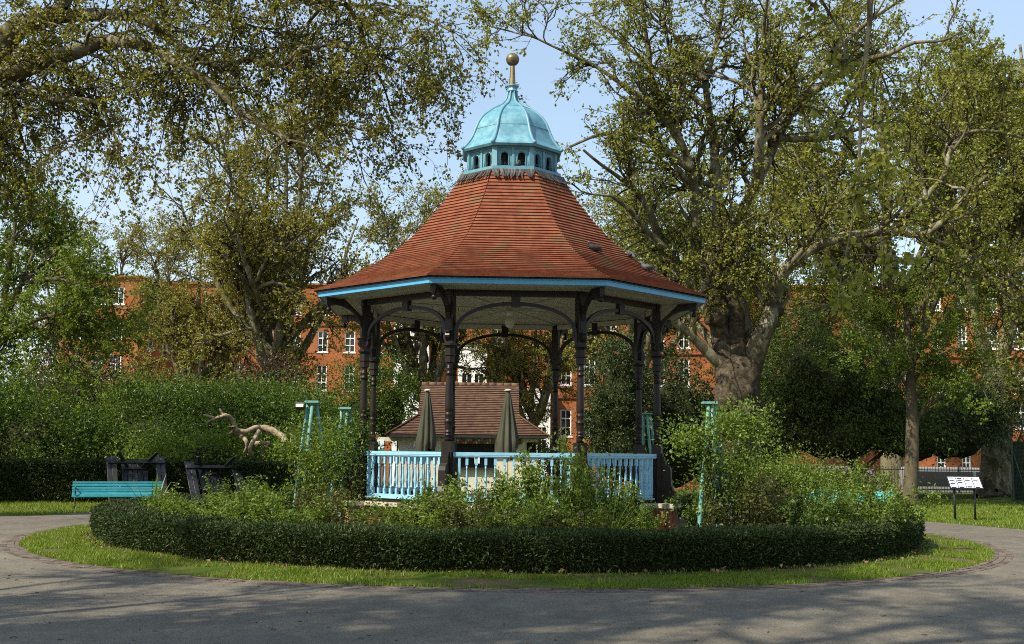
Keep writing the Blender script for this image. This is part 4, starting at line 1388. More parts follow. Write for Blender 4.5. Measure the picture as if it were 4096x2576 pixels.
# ------------------------------------------------------------------ upended picnic tables
def picnic(label, loc, tilt, lean, rz):
    root = thing('picnic_table', label, 'picnic table', loc, 0)
    M = Matrix.Rotation(rz, 4, 'Z') @ Matrix.Rotation(tilt, 4, 'Y') @ Matrix.Rotation(lean, 4, 'X') @ Matrix.Translation((0, 0, .0))
    # local frame: Z is the table's length (standing on end), X its width, -Y the underside towards the path
    def pl(c, s, nm):
        MB().box(c, s, M=M).build(nm, 'black_timber', root, bevel=.006)
    for i in range(5):
        pl((-.30 + .15 * i, .36, .93), (.138, .04, 1.76), 'top_plank')
    for s_ in (-1, 1):
        for j in range(2):
            pl((s_ * (.62 + .145 * j), .06, .93), (.135, .04, 1.86), 'seat_plank')
    for z in (.36, 1.62):
        pl((0, .015, z), (1.62, .045, .10), 'cross_beam')
        pl((0, .315, z), (.66, .045, .08), 'top_batten')
        for s_ in (-1, 1):
            m2 = Matrix.Translation((s_ * .36, .0, z + .05)) @ Matrix.Rotation(s_ * R(-24), 4, 'Y') if False else Matrix.Translation((s_ * .38, -.02, z + .05)) @ Matrix.Rotation(s_ * R(26), 4, 'Z')
            MB().box((0, 0, 0), (.095, .80, .045), M=M @ m2).build('leg', 'black_timber', root, bevel=.006)
    m2 = Matrix.Translation((0, .16, .8)) @ Matrix.Rotation(R(0), 4, 'X')
    MB().box((0, 0, 0), (.05, .05, 1.0), M=M @ m2).build('brace', 'black_timber', root)
    return root


picnic('larger upended black picnic table leaning behind the turquoise bench', (pt(590, 1800, 33.3)[0] - .15, 33.3, 0.02), 0, R(-40), R(26))
picnic('upended black picnic table half hidden by the rose bush', (pt(880, 1800, 33.5)[0] + .15, 33.5, -0.05), 0, R(-43), R(30))

# ------------------------------------------------------------------ dead branch on the shrubs
root = thing('dead_tree', 'bleached bare dead branch sprawling over the shrubs', 'dead branch', tuple(pt(1000, 1960, 36.5) * np.array([1, 1, 0])), 0)
b0 = np.array(root.location)


def dz(pts, r, dy=0.0):
    out = []
    for i, (x, y) in enumerate(pts):
        p = pt(700 + x / 2.76, 1600 + y / 2.76, 36.5 + dy + .25 * math.sin(i * 1.3 + x * .01))
        q = i / max(1, len(pts) - 1)
        out.append((*p, r[0] + (r[1] - r[0]) * q))
    return out


lim = [dz([(1230, 470), (1180, 400), (1080, 340), (1000, 310), (930, 310), (900, 300), (790, 350), (700, 340), (655, 315)], (.12, .065)),
       dz([(655, 320), (665, 290), (640, 230), (600, 180), (560, 165), (450, 200), (350, 250)], (.10, .03)),
       dz([(570, 165), (520, 150), (495, 100)], (.05, .03)), dz([(450, 200), (380, 180), (315, 165)], (.04, .03)),
       dz([(645, 345), (720, 390), (790, 450), (800, 520), (770, 580), (720, 670)], (.07, .05)),
       dz([(935, 340), (870, 440), (825, 530), (835, 590), (860, 640)], (.075, .055), -.2),
       dz([(850, 490), (960, 470), (1050, 490), (980, 530), (950, 620)], (.08, .05), .15), dz([(650, 345), (600, 370), (540, 380)], (.04, .015))]
V, F = limb_mesh(lim, 10, .06, .35, 7.0)
link('dead_limbs', npmesh('dead_limbs', V - b0, F, 'deadwood', True), root)

# ------------------------------------------------------------------ information board
pl_, pr_ = pt(3827, 2088, 30.4), pt(3903, 2088, 30.4)
cx = (pl_[0] + pr_[0]) / 2
root = thing('information_board', 'tilted information board of white text panels on two black posts', 'information board', (cx, 30.4, 0), R(-4))
for s_ in (-1, 1):
    MB().lathe([(0, .032), (1.02, .032)], 10, c=(s_ * .26, .08)).build('post', 'black_iron', root)
Mt = Matrix.Translation((0, 0, 1.06)) @ Matrix.Rotation(R(-38), 4, 'X')
# board faces the path and the sky
Mt = Matrix.Translation((0, 0.02, 1.00)) @ Matrix.Rotation(R(42), 4, 'X')
MB().box((0, 0, 0), (.86, .46, .03), M=Mt).build('board', 'sign_dark', root, bevel=.004)
for i in range(4):
    pnl = MB().box((-.307 + .205 * i, 0, .0175), (.185, .40, .004), M=Mt).build('text_panel', 'sign_face', root)
    mb = MB()
    rng = np.random.default_rng(60 + i)
    y = .175
    while y > -.185:
        hgt = .014
        if rng.random() < .13:
            y -= .02; continue
        if rng.random() < .2:
            mb.box((-.307 + .205 * i - .02, y - .02, .0205), (.12, .04, .001), M=Mt); y -= .055; continue
        x = -.085
        while x < .08:
            w = rng.uniform(.012, .035)
            if x + w > .085: break
            mb.box((-.307 + .205 * i + x + w / 2, y, .0205), (w, .006, .001), M=Mt); x += w + .007
        y -= hgt
    o = mb.build('lettering', 'sign_dark', pnl); o['kind'] = 'stuff'


# ------------------------------------------------------------------ pigeons
def pigeon(label, p, face, mat, pitch=0.0, s=1.0):
    root = thing('pigeon', label, 'pigeon', p, face, 'pigeons perched on the bandstand')
    root.scale = (s, s, s)
    mb = MB()
    # one continuous body: beak to tail, local +X forward
    prof = [(-.19, .02, .006), (-.15, .03, .020), (-.10, .05, .035), (-.04, .075, .056), (.02, .085, .064), (.06, .095, .058), (.085, .125, .038), (.095, .15, .028), (.108, .172, .027), (.125, .178, .020), (.138, .176, .008), (.158, .172, .003)]
    mb.tube([(x, 0, z) for x, z, r in prof], [r for x, z, r in prof], 12)
    body = mb.build('body', mat, root)
    for sgn in (-1, 1):
        MB().ball((-.04, sgn * .052, .085), .075, 10, 6, (1.15, .22, .5)).build('wing', 'pigeon_dark', root)
        MB().tube([(.0, sgn * .02, -.005), (.0, sgn * .02, .04)], .004, 5).build('leg', 'litter', root)
        MB().ball((.122, sgn * .017, .182), .005, 6, 4).build('eye', 'sign_yellow', root)
    return root


def roof_hit(u, v):
    """point of the tiled roof under a photo pixel"""
    best = None
    for Yq in np.linspace(20.0, 24.5, 181):
        p = pt(u, v, Yq)
        q = Vector((p[0] - BX, p[1] - BY, 0)); q.rotate(Matrix.Rotation(-BROT, 3, 'Z'))
        an = math.atan2(q.y, q.x)
        k = round((an - (R(-90) + 0)) / R(45)); mid = R(-90) + k * R(45)
        apd = q.length * math.cos(an - mid)
        zr = np.interp(apd / ap, RP[::-1, 0], RP[::-1, 1])
        if p[2] <= zr + .03:
            return p
    return p


p = roof_hit(2378, 1008); pigeon('dark pigeon puffed up on the tiles above the right eaves corner', (p[0], p[1], p[2]), R(200), 'pigeon_dark', s=1.05)
p = roof_hit(2524, 1036); pigeon('pale grey pigeon upright on the right roof edge', (p[0], p[1], p[2]), R(110), 'pigeon_grey', s=1.0)
p = roof_hit(2590, 1086); pigeon('grey pigeon lowest on the right roof slope', (p[0], p[1], p[2]), R(170), 'pigeon_grey', s=1.05)
p = Mw @ Vector((0.09, -.955, 7.475))
pigeon('small bird nestling in the lantern arcade opening', tuple(p), R(-60), 'pigeon_grey', s=.6)
# ------------------------------------------------------------------ kiosk
KX, KY = -1.66, 44.0
kiosk = thing('park_kiosk', 'low cream kiosk with a steep brown tiled roof behind the bandstand', 'kiosk', (KX, KY, 0))
EV, RZ, GZ = 2.26, 4.34, 3.02            # eaves, ridge, foot of the little gables
HE, HRD = 3.10, 1.97


def kprof(s):
    """front slope: s 0 eaves .. 1 ridge -> (y, z, half width); the foot sweeps outwards"""
    y = 2.5 * s
    z = EV + (RZ - EV) * (0.86 * s + 0.14 * s * s)
    w = HE + (HRD - HE) * min(1.0, (z - EV) / (GZ - EV)) ** 0.9 if z < GZ else HRD
    return y, z, w


rng = np.random.default_rng(14)
kr = empty('roof', parent=kiosk)
bx, sc_ = [], []
nc = 29
for back in (0, 1):
    for i in range(nc):
        y0, z0, w0 = kprof(i / nc); y1, z1, w1 = kprof(min(1.0, (i + 1.25) / nc))
        d = np.array([y1 - y0, z1 - z0]); d /= np.linalg.norm(d)
        nv = np.array([0, -d[1], d[0]])
        x = -w0 - (.09 if i % 2 else 0)
        while x < w0:
            a0, a1 = max(x, -w0), min(x + .178, w0)
            x += .178
            if a1 - a0 < .02: continue
            b0, b1 = max(min(a0, w1 - .004), -w1), min(max(a1, -w1 + .004), w1)
            if b1 <= b0: b1 = b0 + .004
            lf = rng.uniform(-.002, .002)
            v = np.array([(a0, y0, z0), (a1, y0, z0), (b1, y1, z1), (b0, y1, z1)]) + nv * .0
            tp = np.array([(a0, y0, z0), (a1, y0, z0), (b1, y1, z1), (b0, y1, z1)]) + nv * np.array([[.055 + lf], [.055 + lf], [.010], [.010]])
            q = np.concatenate([v, tp])
            if back:
                q = q * np.array([-1, -1, 1]) + np.array([0, 5.0, 0])
            bx.append(q)
            sc_.append((0 if back else 1) * (a1 - a0) + .001 * i)
pieces('tile', bx, sc_, 'kiosk_tile', kr, 300, 'tiles_rest')
for s_ in (-1, 1):
    # tiled skirt below the gable, bonnet tiles down the hip, the gable itself
    yb = kprof(.40)[0]
    a = [(s_ * HE, 0, EV), (s_ * HE, 5, EV), (s_ * HRD, 5 - yb, GZ), (s_ * HRD, yb, GZ)]
    vs_ = a + [(x, y, z - .05) for x, y, z in a]
    MB().add(vs_, [(0, 1, 2, 3), (7, 6, 5, 4), (0, 4, 5, 1), (1, 5, 6, 2), (2, 6, 7, 3), (3, 7, 4, 0)]).build('skirt_roof', 'kiosk_tile', kr)
    MB().add([(s_ * (HRD - .02), yb, GZ), (s_ * (HRD - .02), 5 - yb, GZ), (s_ * (HRD - .02), 2.5, RZ)], [(0, 1, 2)]).build('gable', 'kiosk_tile', kr)
    for i in range(11):
        q = i / 10.0
        y, z, w = kprof(.015 + .36 * q)
        c = Vector((s_ * w, y, z + .03))
        M = Matrix.Translation(c) @ Matrix.Rotation(s_ * R(38), 4, 'Y') @ Matrix.Rotation(R(-s_ * 30), 4, 'Z')
        MB().box((0, 0, .015), (.22, .20, .045), M=M).build('bonnet_tile', 'kiosk_tile', kr)
mb = MB()
for i in range(13):
    x = -HRD + 2 * HRD * (i + .5) / 13
    MB().tube([(x - .148, 2.5, RZ - .02 + .004 * (i % 2)), (x + .148, 2.5, RZ - .02 + .004 * (i % 2))], .10, 10).build('ridge_tile', 'kiosk_tile', kr)
MB().box((0, .03, EV - .045), (6.1, .10, .09)).build('gutter', 'black_iron', kr)
MB().box((0, 2.5, EV - .08), (6.0, 4.8, .03)).build('eaves_lining', 'black_timber', kr)


def kx(z6x):
    return (1700 + z6x / 3.028 - 2048) / FPX * 44.6 - KX


WALL = .55
mb = MB()
hatch = (kx(362), kx(862), 1.02, 1.98)
win = (kx(1245), kx(1382), 1.62, 2.02)
lh = (kx(-560), kx(-300), .1, 2.0)


def wall_grid(x0, x1, z0, z1, ops, y=0.0, depth=.1):
    """flat wall with real openings and reveals, as one list of quads facing -Y"""
    mb = MB()
    xs = sorted(set([x0, x1] + [o[0] for o in ops] + [o[1] for o in ops]))
    zs = sorted(set([z0, z1] + [o[2] for o in ops] + [o[3] for o in ops]))
    for i in range(len(xs) - 1):
        j = 0
        while j < len(zs) - 1:
            cx_, cz_ = (xs[i] + xs[i + 1]) / 2, (zs[j] + zs[j + 1]) / 2
            if not any(o[0] < cx_ < o[1] and o[2] < cz_ < o[3] for o in ops):
                mb.add([(xs[i], y, zs[j]), (xs[i + 1], y, zs[j]), (xs[i + 1], y, zs[j + 1]), (xs[i], y, zs[j + 1])], [(0, 1, 2, 3)])
            j += 1
    for a, b, c, d in ops:
        for q in ([(a, c), (a, d)], [(b, d), (b, c)], [(a, d), (b, d)], [(b, c), (a, c)]):
            (xa, za), (xb, zb) = q
            mb.add([(xa, y, za), (xb, y, zb), (xb, y + depth, zb), (xa, y + depth, za)], [(0, 1, 2, 3)])
    return mb


wx0, wx1 = -2.62, 2.62
mb = wall_grid(wx0, wx1, 0, EV - .1, [hatch, win, lh], WALL, .25)
mb.add([(wx0, WALL, 0), (wx0, 4.4, 0), (wx0, 4.4, EV - .1), (wx0, WALL, EV - .1)], [(3, 2, 1, 0)])
mb.add([(wx1, WALL, 0), (wx1, 4.4, 0), (wx1, 4.4, EV - .1), (wx1, WALL, EV - .1)], [(0, 1, 2, 3)])
mb.build('wall', 'cream_render', kiosk)
MB().box((0, 2.6, 1.05), (5.2, 3.6, 2.0)).build('interior_painted_shade', 'painted_shade', kiosk)  # black box whose colour stands for the unlit inside of the kiosk
MB().box(((hatch[0] + hatch[1]) / 2, WALL - .05, 1.0), (hatch[1] - hatch[0] + .1, .3, .05)).build('counter', 'black_timber', kiosk)
bd = MB().box(((kx(395) + kx(860)) / 2, WALL - .03, 2.03), (kx(860) - kx(395), .03, .20)).build('menu_board', 'sign_dark', kiosk)
for r_ in range(2):
    for i in range(14):
        x = kx(400) + (kx(856) - kx(400)) * (i + .5) / 14
        MB().box((x, WALL - .05, 1.985 + .09 * r_), (.075, .004, .075)).build('menu_card', ('card_red', 'cream_render', 'card_red', 'brick')[(i * 3 + r_) % 4], bd)
M = Matrix.Translation((kx(1153), WALL - .03, 2.035)) @ Matrix.Rotation(R(90), 4, 'X')
rs_ = MB().lathe([(0, .135), (.02, .135)], 24, M=M).build('round_sign', 'sign_dark', kiosk)
mb = MB()
for i in range(24):
    a0, a1 = 2 * PI * i / 24, 2 * PI * (i + 1) / 24
    mb.add([(r * math.cos(a), r * math.sin(a), .023) for r, a in ((.112, a0), (.13, a0), (.13, a1), (.112, a1))], [(0, 1, 2, 3)], M=M)
mb.tube([(-.06, .03, .025), (-.05, -.03, .025), (-.02, .02, .025), (0, -.03, .025), (.02, .025, .025), (.045, -.025, .025), (.065, .035, .025)], .008, 5, M=M)
mb.build('emblem', 'sign_yellow', rs_)
sg = MB().box((kx(-510), WALL - .03, 1.80), (.26, .03, .50)).build('notice', 'sign_face', kiosk)
MB().box((kx(-510), WALL - .048, 1.62), (.24, .008, .13)).build('notice_band', 'sign_green', sg)
mb = MB()
mb.prism([(-.08, -.08), (-.05, .09), (-.02, .10), (0, .02), (.02, -.08), (-.01, -.08), (-.035, 0), (-.055, -.08)], .006, M=Matrix.Translation((kx(-510) - .02, WALL - .05, 1.86)))
mb.ball((kx(-510) - .055, WALL - .05, 1.985), .022, 8, 5, (1, .2, 1))
mb.prism([(0, -.08), (0, -.02), (.05, -.015), (.07, .02), (.09, .0), (.08, -.03), (.08, -.08), (.065, -.08), (.06, -.045), (.02, -.045), (.015, -.08)], .006, M=Matrix.Translation((kx(-510) + .02, WALL - .05, 1.86)))
mb.build('dog_walker_symbol', 'sign_green', sg)
MB().box((kx(-60), WALL - .03, 1.90), (.36, .02, .26)).build('poster', 'sign_face', kiosk)
MB().box((kx(655), WALL - .25, 1.36), (.20, .02, .34)).build('price_list', 'sign_face', kiosk)


# ------------------------------------------------------------------ folded parasols
def parasol(label, u, Y, seed, wide):
    rng = np.random.default_rng(seed)
    x = pt(u, 1790, Y)[0]
    top = pt(u, 1556, Y)[2]
    root = thing('folded_parasol', label, 'parasol', (x, Y, 0), rng.uniform(0, 6), 'folded café parasols behind the bandstand')
    n, m_ = 64, 22
    vs_, fs = [], []
    z1 = top - .06
    Lc = z1 - 1.58
    ph = rng.uniform(0, 6, 4)
    for j in range(m_):
        q = j / (m_ - 1)
        for i in range(n):
            a = 2 * PI * i / n
            hem = .16 * math.sin(2 * a + ph[0]) + .10 * math.sin(5 * a + ph[1])
            z = z1 - q * (Lc + hem * q * q)
            rr = .055 + (wide * q ** .85) * (1 - .25 * max(0, q - .82) / .18)
            rr *= 1 + q ** .5 * (.22 * math.sin(8 * a + ph[2] + 1.2 * q) + .09 * math.sin(17 * a + ph[3] - 2 * q))
            vs_.append((rr * math.cos(a) + .03 * q * math.cos(ph[1]), rr * math.sin(a), z))
    for j in range(m_ - 1):
        for i in range(n):
            k = (i + 1) % n
            fs.append((j * n + i, (j + 1) * n + i, (j + 1) * n + k, j * n + k))
    MB().add(vs_, fs, True).build('canopy', 'parasol_cloth', root)
    MB().lathe([(top - .07, .07), (top - .05, .13), (top - .02, .09), (top, .02)], 16).build('top_cap', 'cream_render', root)
    MB().lathe([(0, .03), (top - .05, .03)], 10).build('pole', 'cream_render', root)
    MB().box((0, 0, .05), (.8, .8, .10)).build('base', 'black_iron', root, bevel=.02)


parasol('folded grey-green parasol left of the front left column', 1706, 37.0, 1, .26)
parasol('folded grey-green parasol in front of the mossy roof patch', 2030, 37.0, 2, .29)

# ------------------------------------------------------------------ ground drops to the street beyond the railings
# ------------------------------------------------------------------ brick mansion blocks
def sash(w, h, arched=False, cols=2, rows=3):
    mb = MB()
    t_ = .075
    mb.box((-w / 2 + t_ / 2, 0, h / 2), (t_, .10, h)).box((w / 2 - t_ / 2, 0, h / 2), (t_, .10, h))
    mb.box((0, 0, t_ / 2), (w - 2 * t_, .10, t_)).box((0, 0, h - t_ / 2), (w - 2 * t_, .10, t_))
    for i in range(1, cols):
        mb.box((-w / 2 + w * i / cols, .012, h / 2), (.05, .07, h - 2 * t_))
    for i in range(1, rows):
        mb.box((0, .018, h * i / rows), (w - 2 * t_, .06, .055 if i != rows // 2 + 1 else .09))
    mb.box((0, -.05, -.045), (w + .2, .2, .09))
    if arched:
        mb.prism([(-w / 2 - .06, h)] + [(w / 2 * 1.1 * math.cos(th), h + .16 * math.sin(th)) for th in np.linspace(PI, 0, 9)] + [(w / 2 + .06, h)], .12)
    return mb.mesh('window_frame', 'white_paint'), MB().box((0, .06, h / 2), (w - .1, .02, h - .1)).mesh('pane', 'window_glass')


SASH = {}


def block(name, label, x0, x1, y, z0, z1, wins, depth=9.0, mat='far_brickwork', bands=(), sidewins=()):
    root = thing(name, label, 'building', ((x0 + x1) / 2, y, z0))
    cx_ = (x0 + x1) / 2
    ops = [(cx - w / 2 - cx_, cx + w / 2 - cx_, zb - z0, zb + h - z0) for cx, zb, w, h, ar in wins]
    mb = wall_grid(x0 - cx_, x1 - cx_, 0, z1 - z0, ops, 0, .18)
    H = z1 - z0
    hx = (x1 - x0) / 2
    mb.add([(hx, 0, 0), (hx, depth, 0), (hx, depth, H), (hx, 0, H)], [(0, 1, 2, 3)])
    mb.add([(-hx, 0, 0), (-hx, depth, 0), (-hx, depth, H), (-hx, 0, H)], [(3, 2, 1, 0)])
    mb.build('wall', mat, root)
    MB().box((0, depth / 2 + .2, H / 2 - .1), (2 * hx - .2, depth - .8, H - .3)).build('rooms_painted_shade', 'painted_shade', root)  # black box, the darkness of the rooms put into its colour
    MB().box((0, depth / 2 - .05, H + .06), (2 * hx + .3, depth + .3, .16)).build('parapet', 'far_brickwork', root)
    for zb in bands:
        MB().box((0, -.06, zb - z0), (2 * hx + .12, .14, .22)).build('string_course', 'brick', root)
    for cx, zb, w, h, ar in wins:
        key_ = (round(w, 2), round(h, 2), ar)
        if key_ not in SASH: SASH[key_] = sash(w, h, ar)
        wd = link('window', SASH[key_][0], root, (cx - cx_, .10, zb - z0))
        link('pane', SASH[key_][1], wd)
    for yy, zb, w, h in sidewins:
        key_ = (round(w, 2), round(h, 2), False)
        if key_ not in SASH: SASH[key_] = sash(w, h, False)
        wd = link('window', SASH[key_][0], root, (hx + .03, yy, zb - z0), (0, 0, R(90)))
        link('pane', SASH[key_][1], wd, (0, -.08, 0))
    return root


def wx(u, Y):
    return (u - 2048) / FPX * Y


ST = -1.0
wins = []
for u in (300, 385, 460):
    for zb in (3.4, 6.6, 9.6, 12.2):
        wins.append((wx(u, 85), zb, .85, 1.75 if zb < 11 else 1.3, False))
block('brick_mansion_wing', 'projecting orange brick wing at the far left above the shrubs', wx(232, 85), wx(547, 85), 85.0, ST, 14.2, wins, 10.0, bands=(11.2,),
      sidewins=[(2.8, 9.3 - .2, .9, 1.9), (6.4, 8.9, .9, 1.9), (2.8, 12.0 - .1, .9, 1.7), (6.4, 11.7, .9, 1.7)])
wins = []
for i in range(9):
    u = 738 + i * 110
    for zb, h in ((3.0, 2.1), (6.4, 2.1), (9.6, 1.75), (12.7, 1.1)):
        wins.append((wx(u, 95), zb, .85, h, zb == 6.4))
block('brick_mansion_range', 'long orange brick range behind the golden plane trees', wx(547, 95) + .9, wx(1640, 95), 95.0, ST, 15.2, wins, 9.0, bands=(11.9,))
wins = []
for u in (1990, 2267, 2360, 2447, 2540, 2640, 2740):
    for zb, h in ((2.7, 1.9), (6.35, 2.0), (9.1, 1.8), (11.9, 1.4)):
        wins.append((wx(u, 82), zb, .78 if u != 2360 else .85, h, zb == 6.35))
for u in (3640, 3760, 3860, 3980, 4085):
    for zb, h in ((.6, 1.6), (3.6, 1.7), (6.1, 1.7), (9.3, 1.7), (12, 1.4)):
        wins.append((wx(u, 82), zb, .62 if u < 3900 else .9, h, False))
C = block('brick_mansion_block', 'red brick mansion block with white bays seen through the bandstand', wx(1560, 82), wx(4400, 82), 82.0, ST, 13.6, wins, 10.0, bands=(5.5, 8.75))
cxc = C.location.x
for j, (u0, u1, zt) in enumerate(((1575, 1715, 11.6), (1835, 1950, 9.0), (2085, 2205, 5.9))):   # white rendered bays
    xa, xb = wx(u0, 81), wx(u1, 81)
    bay = empty('white_bay', ((xa + xb) / 2 - cxc, -1.0, 0), 0, C)
    w = xb - xa
    ops = []
    for zb in (1.2 + .9, 4.9 + .9, 8.0 + 1.0):
        if zb + 2 < zt + 1: ops += [(-w * .36, -w * .04, zb + .3, zb + 2.2), (w * .08, w * .36, zb + .3, zb + 2.2)]
    mb = wall_grid(-w / 2, w / 2, 0, zt - ST, ops, 0, .15)
    mb.add([(-w / 2, 0, 0), (-w / 2, .98, 0), (-w / 2, .98, zt - ST), (-w / 2, 0, zt - ST)], [(3, 2, 1, 0)])
    mb.add([(w / 2, 0, 0), (w / 2, .98, 0), (w / 2, .98, zt - ST), (w / 2, 0, zt - ST)], [(0, 1, 2, 3)])
    mb.box((0, .5, zt - ST + .05), (w + .2, 1.1, .12))
    mb.build('bay_wall', 'white_paint', bay)
    for a, b, c, d in ops:
        MB().box(((a + b) / 2, .12, (c + d) / 2), (b - a, .03, d - c)).build('pane', 'window_glass', bay)
        MB().box(((a + b) / 2, .085, (c + d) / 2), (.06, .05, d - c)).box(((a + b) / 2, .08, (c + d) / 2 + .1), (b - a, .05, .07)).build('glazing_bar', 'white_paint', bay)

# ------------------------------------------------------------------ railings, vans on the street, mesh fence, logs
def railing(label, xa, xb, Y):
    root = thing('iron_railing', label, 'railing', ((xa + xb) / 2, Y, 0))
    L = xb - xa
    mb = MB()
    n = int(L / .125)
    for i in range(n):
        x = -L / 2 + L * (i + .5) / n
        mb.box((x, 0, .56), (.018, .018, 1.12)).lathe([(1.12, .012), (1.19, .001)], 4, c=(x, 0))
    o = mb.build('bars', 'black_iron', root); o['kind'] = 'stuff'
    for z in (.14, 1.02):
        MB().box((0, 0, z), (L, .03, .04)).build('rail', 'black_iron', root)
    for i in range(int(L / 2.4) + 1):
        MB().box((-L / 2 + i * 2.4, .03, .62), (.05, .05, 1.24)).build('post', 'black_iron', root)


railing('black iron railing in front of the parked vans', 6.0, 22.4, 52.5)


def van(label, xc, Y, L=4.9):
    root = thing('parked_van', label, 'van', (xc, Y, ST + .004), 0, 'vans parked on the street behind the railing')
    H, W_ = 2.1, 1.9
    prof = [(-L / 2, .35), (L / 2 - .1, .35), (L / 2, .55), (L / 2, .95), (L / 2 - .25, 1.12), (L / 2 - .95, 1.85), (L / 2 - 1.25, H - .05), (L / 2 - 1.6, H), (-L / 2 + .15, H), (-L / 2, H - .12)]
    MB().prism(prof, W_).build('body', 'van_white_dimmed', root, bevel=.05)
    for s_ in (-1, 1):
        MB().prism([(-L / 2 + .28, 1.20), (L / 2 - 1.95, 1.20), (L / 2 - 1.95, 1.90), (-L / 2 + .28, 1.90)], .02, M=Matrix.Translation((0, s_ * (W_ / 2 + .004), 0))).build('side_window', 'window_glass', root)
        MB().prism([(L / 2 - 1.85, 1.20), (L / 2 - .5, 1.20), (L / 2 - 1.0, 1.74), (L / 2 - 1.35, 1.90), (L / 2 - 1.85, 1.90)], .02, M=Matrix.Translation((0, s_ * (W_ / 2 + .004), 0))).build('cab_window', 'window_glass', root)
        for x in (-L / 2 + .95, L / 2 - .95):
            w = empty('wheel', (x, s_ * (W_ / 2 - .08), .33), 0, root)
            Mx = Matrix.Rotation(R(90), 4, 'X')
            MB().lathe([(-.11, .28), (-.09, .33), (.09, .33), (.11, .28)], 20, M=Mx).build('tyre', 'tyre', w)
            MB().lathe([(-.12, .19), (.12, .19)], 16, M=Mx).build('rim', 'van_white_dimmed', w)
        MB().box((L / 2 - .03, s_ * .7, .82), (.08, .3, .18)).build('headlight', 'sign_face', root)
        MB().box((-L / 2 - .01, s_ * .85, 1.0), (.05, .12, .4)).build('tail_light', 'card_red', root)
    MB().box((0, -W_ / 2 - .006, 1.05), (L - .9, .02, .05)).build('side_trim', 'black_iron', root)
    mb = MB()
    rng = np.random.default_rng(int(xc * 10))
    x = -1.6
    while x < .7:
        w = rng.uniform(.10, .2)
        mb.box((x, -W_ / 2 - .012, .88), (w, .01, .14)); x += w + .07
    mb.build('lettering', 'pigeon_grey', root)


van('silver-white van behind the railing beneath the spreading yew', wx(3290, 56.5) + .6, 56.5)
van('silver-white van behind the railing left of the far trunk', wx(3830, 56.5) - .2, 56.5)

root = thing('mesh_fence', 'dark green mesh fence panel at the right edge of the lawn', 'fence', (wx(4150, 43), 43.0, 0), R(-6))
for x in (-.98, .98):
    MB().box((x, 0, 1.15), (.06, .06, 2.3)).build('post', 'fence_mesh', root)
MB().tube([(-.6, -.5, 0), (-.95, 0, 1.9)], .02, 6).build('stay', 'fence_mesh', root)
mb = MB()
for i in range(40):
    mb.box((-.95 + 1.9 * i / 39, 0, 1.15), (.006, .006, 2.2))
for i in range(46):
    mb.box((0, 0, .06 + 2.18 * i / 45), (1.9, .006, .006))
o = mb.build('mesh', 'fence_mesh', root); o['kind'] = 'stuff'
MB().add([(-.95, .02, .05), (.95, .02, .05), (.95, .02, 2.25), (-.95, .02, 2.25)], [(0, 1, 2, 3)]).build('shade_cloth', 'dark_green_brown', root)

rng = np.random.default_rng(77)
LOGL = ['long fallen log lying in front of the far trunk', 'short log leaning on the far trunk roots', 'crooked upright stump post left of the far trunk']
for i, (pa, pb, ra) in enumerate((((3905, 1992), (4010, 1978), .12), ((3985, 1962), (4042, 1992), .09), ((3925, 2000), (3962, 1925), .14))):
    A, B = pt(*pa, 46.5 + i * .3), pt(*pb, 46.8 + i * .3)
    A[2] = max(A[2], .08); B[2] = max(B[2], .1)
    base = A * np.array([1, 1, 0])
    root = thing('fallen_log', LOGL[i], 'log', tuple(base))
    mid_ = (A + B) / 2 + np.array([0, .08, .04])
    V, F = limb_mesh([[(*A, ra), (*mid_, ra * .95), (*B, ra * .75)]], 12, .08, .25, 4.0)
    link('log_body', npmesh('log_body', V - base, F, 'bark_burl', True), root)
# ------------------------------------------------------------------ trees
def zl(pts, s, ox, oy, Y, r0, r1, dY=0.0, wav=0.0):
    """polyline traced in a zoom of the photo, laid out in depth from Y to Y+dY, with a radius in metres"""
    out = []
    n = len(pts)
    for i, (x, y) in enumerate(pts):
        q = i / max(1, n - 1)
        yy = Y + dY * q + wav * math.sin(i * 1.7 + x * .013)
        p = pt(ox + x / s, oy + y / s, yy)
        out.append((*p, r1 + (r0 - r1) * (1 - q) ** 1.7))
    return out


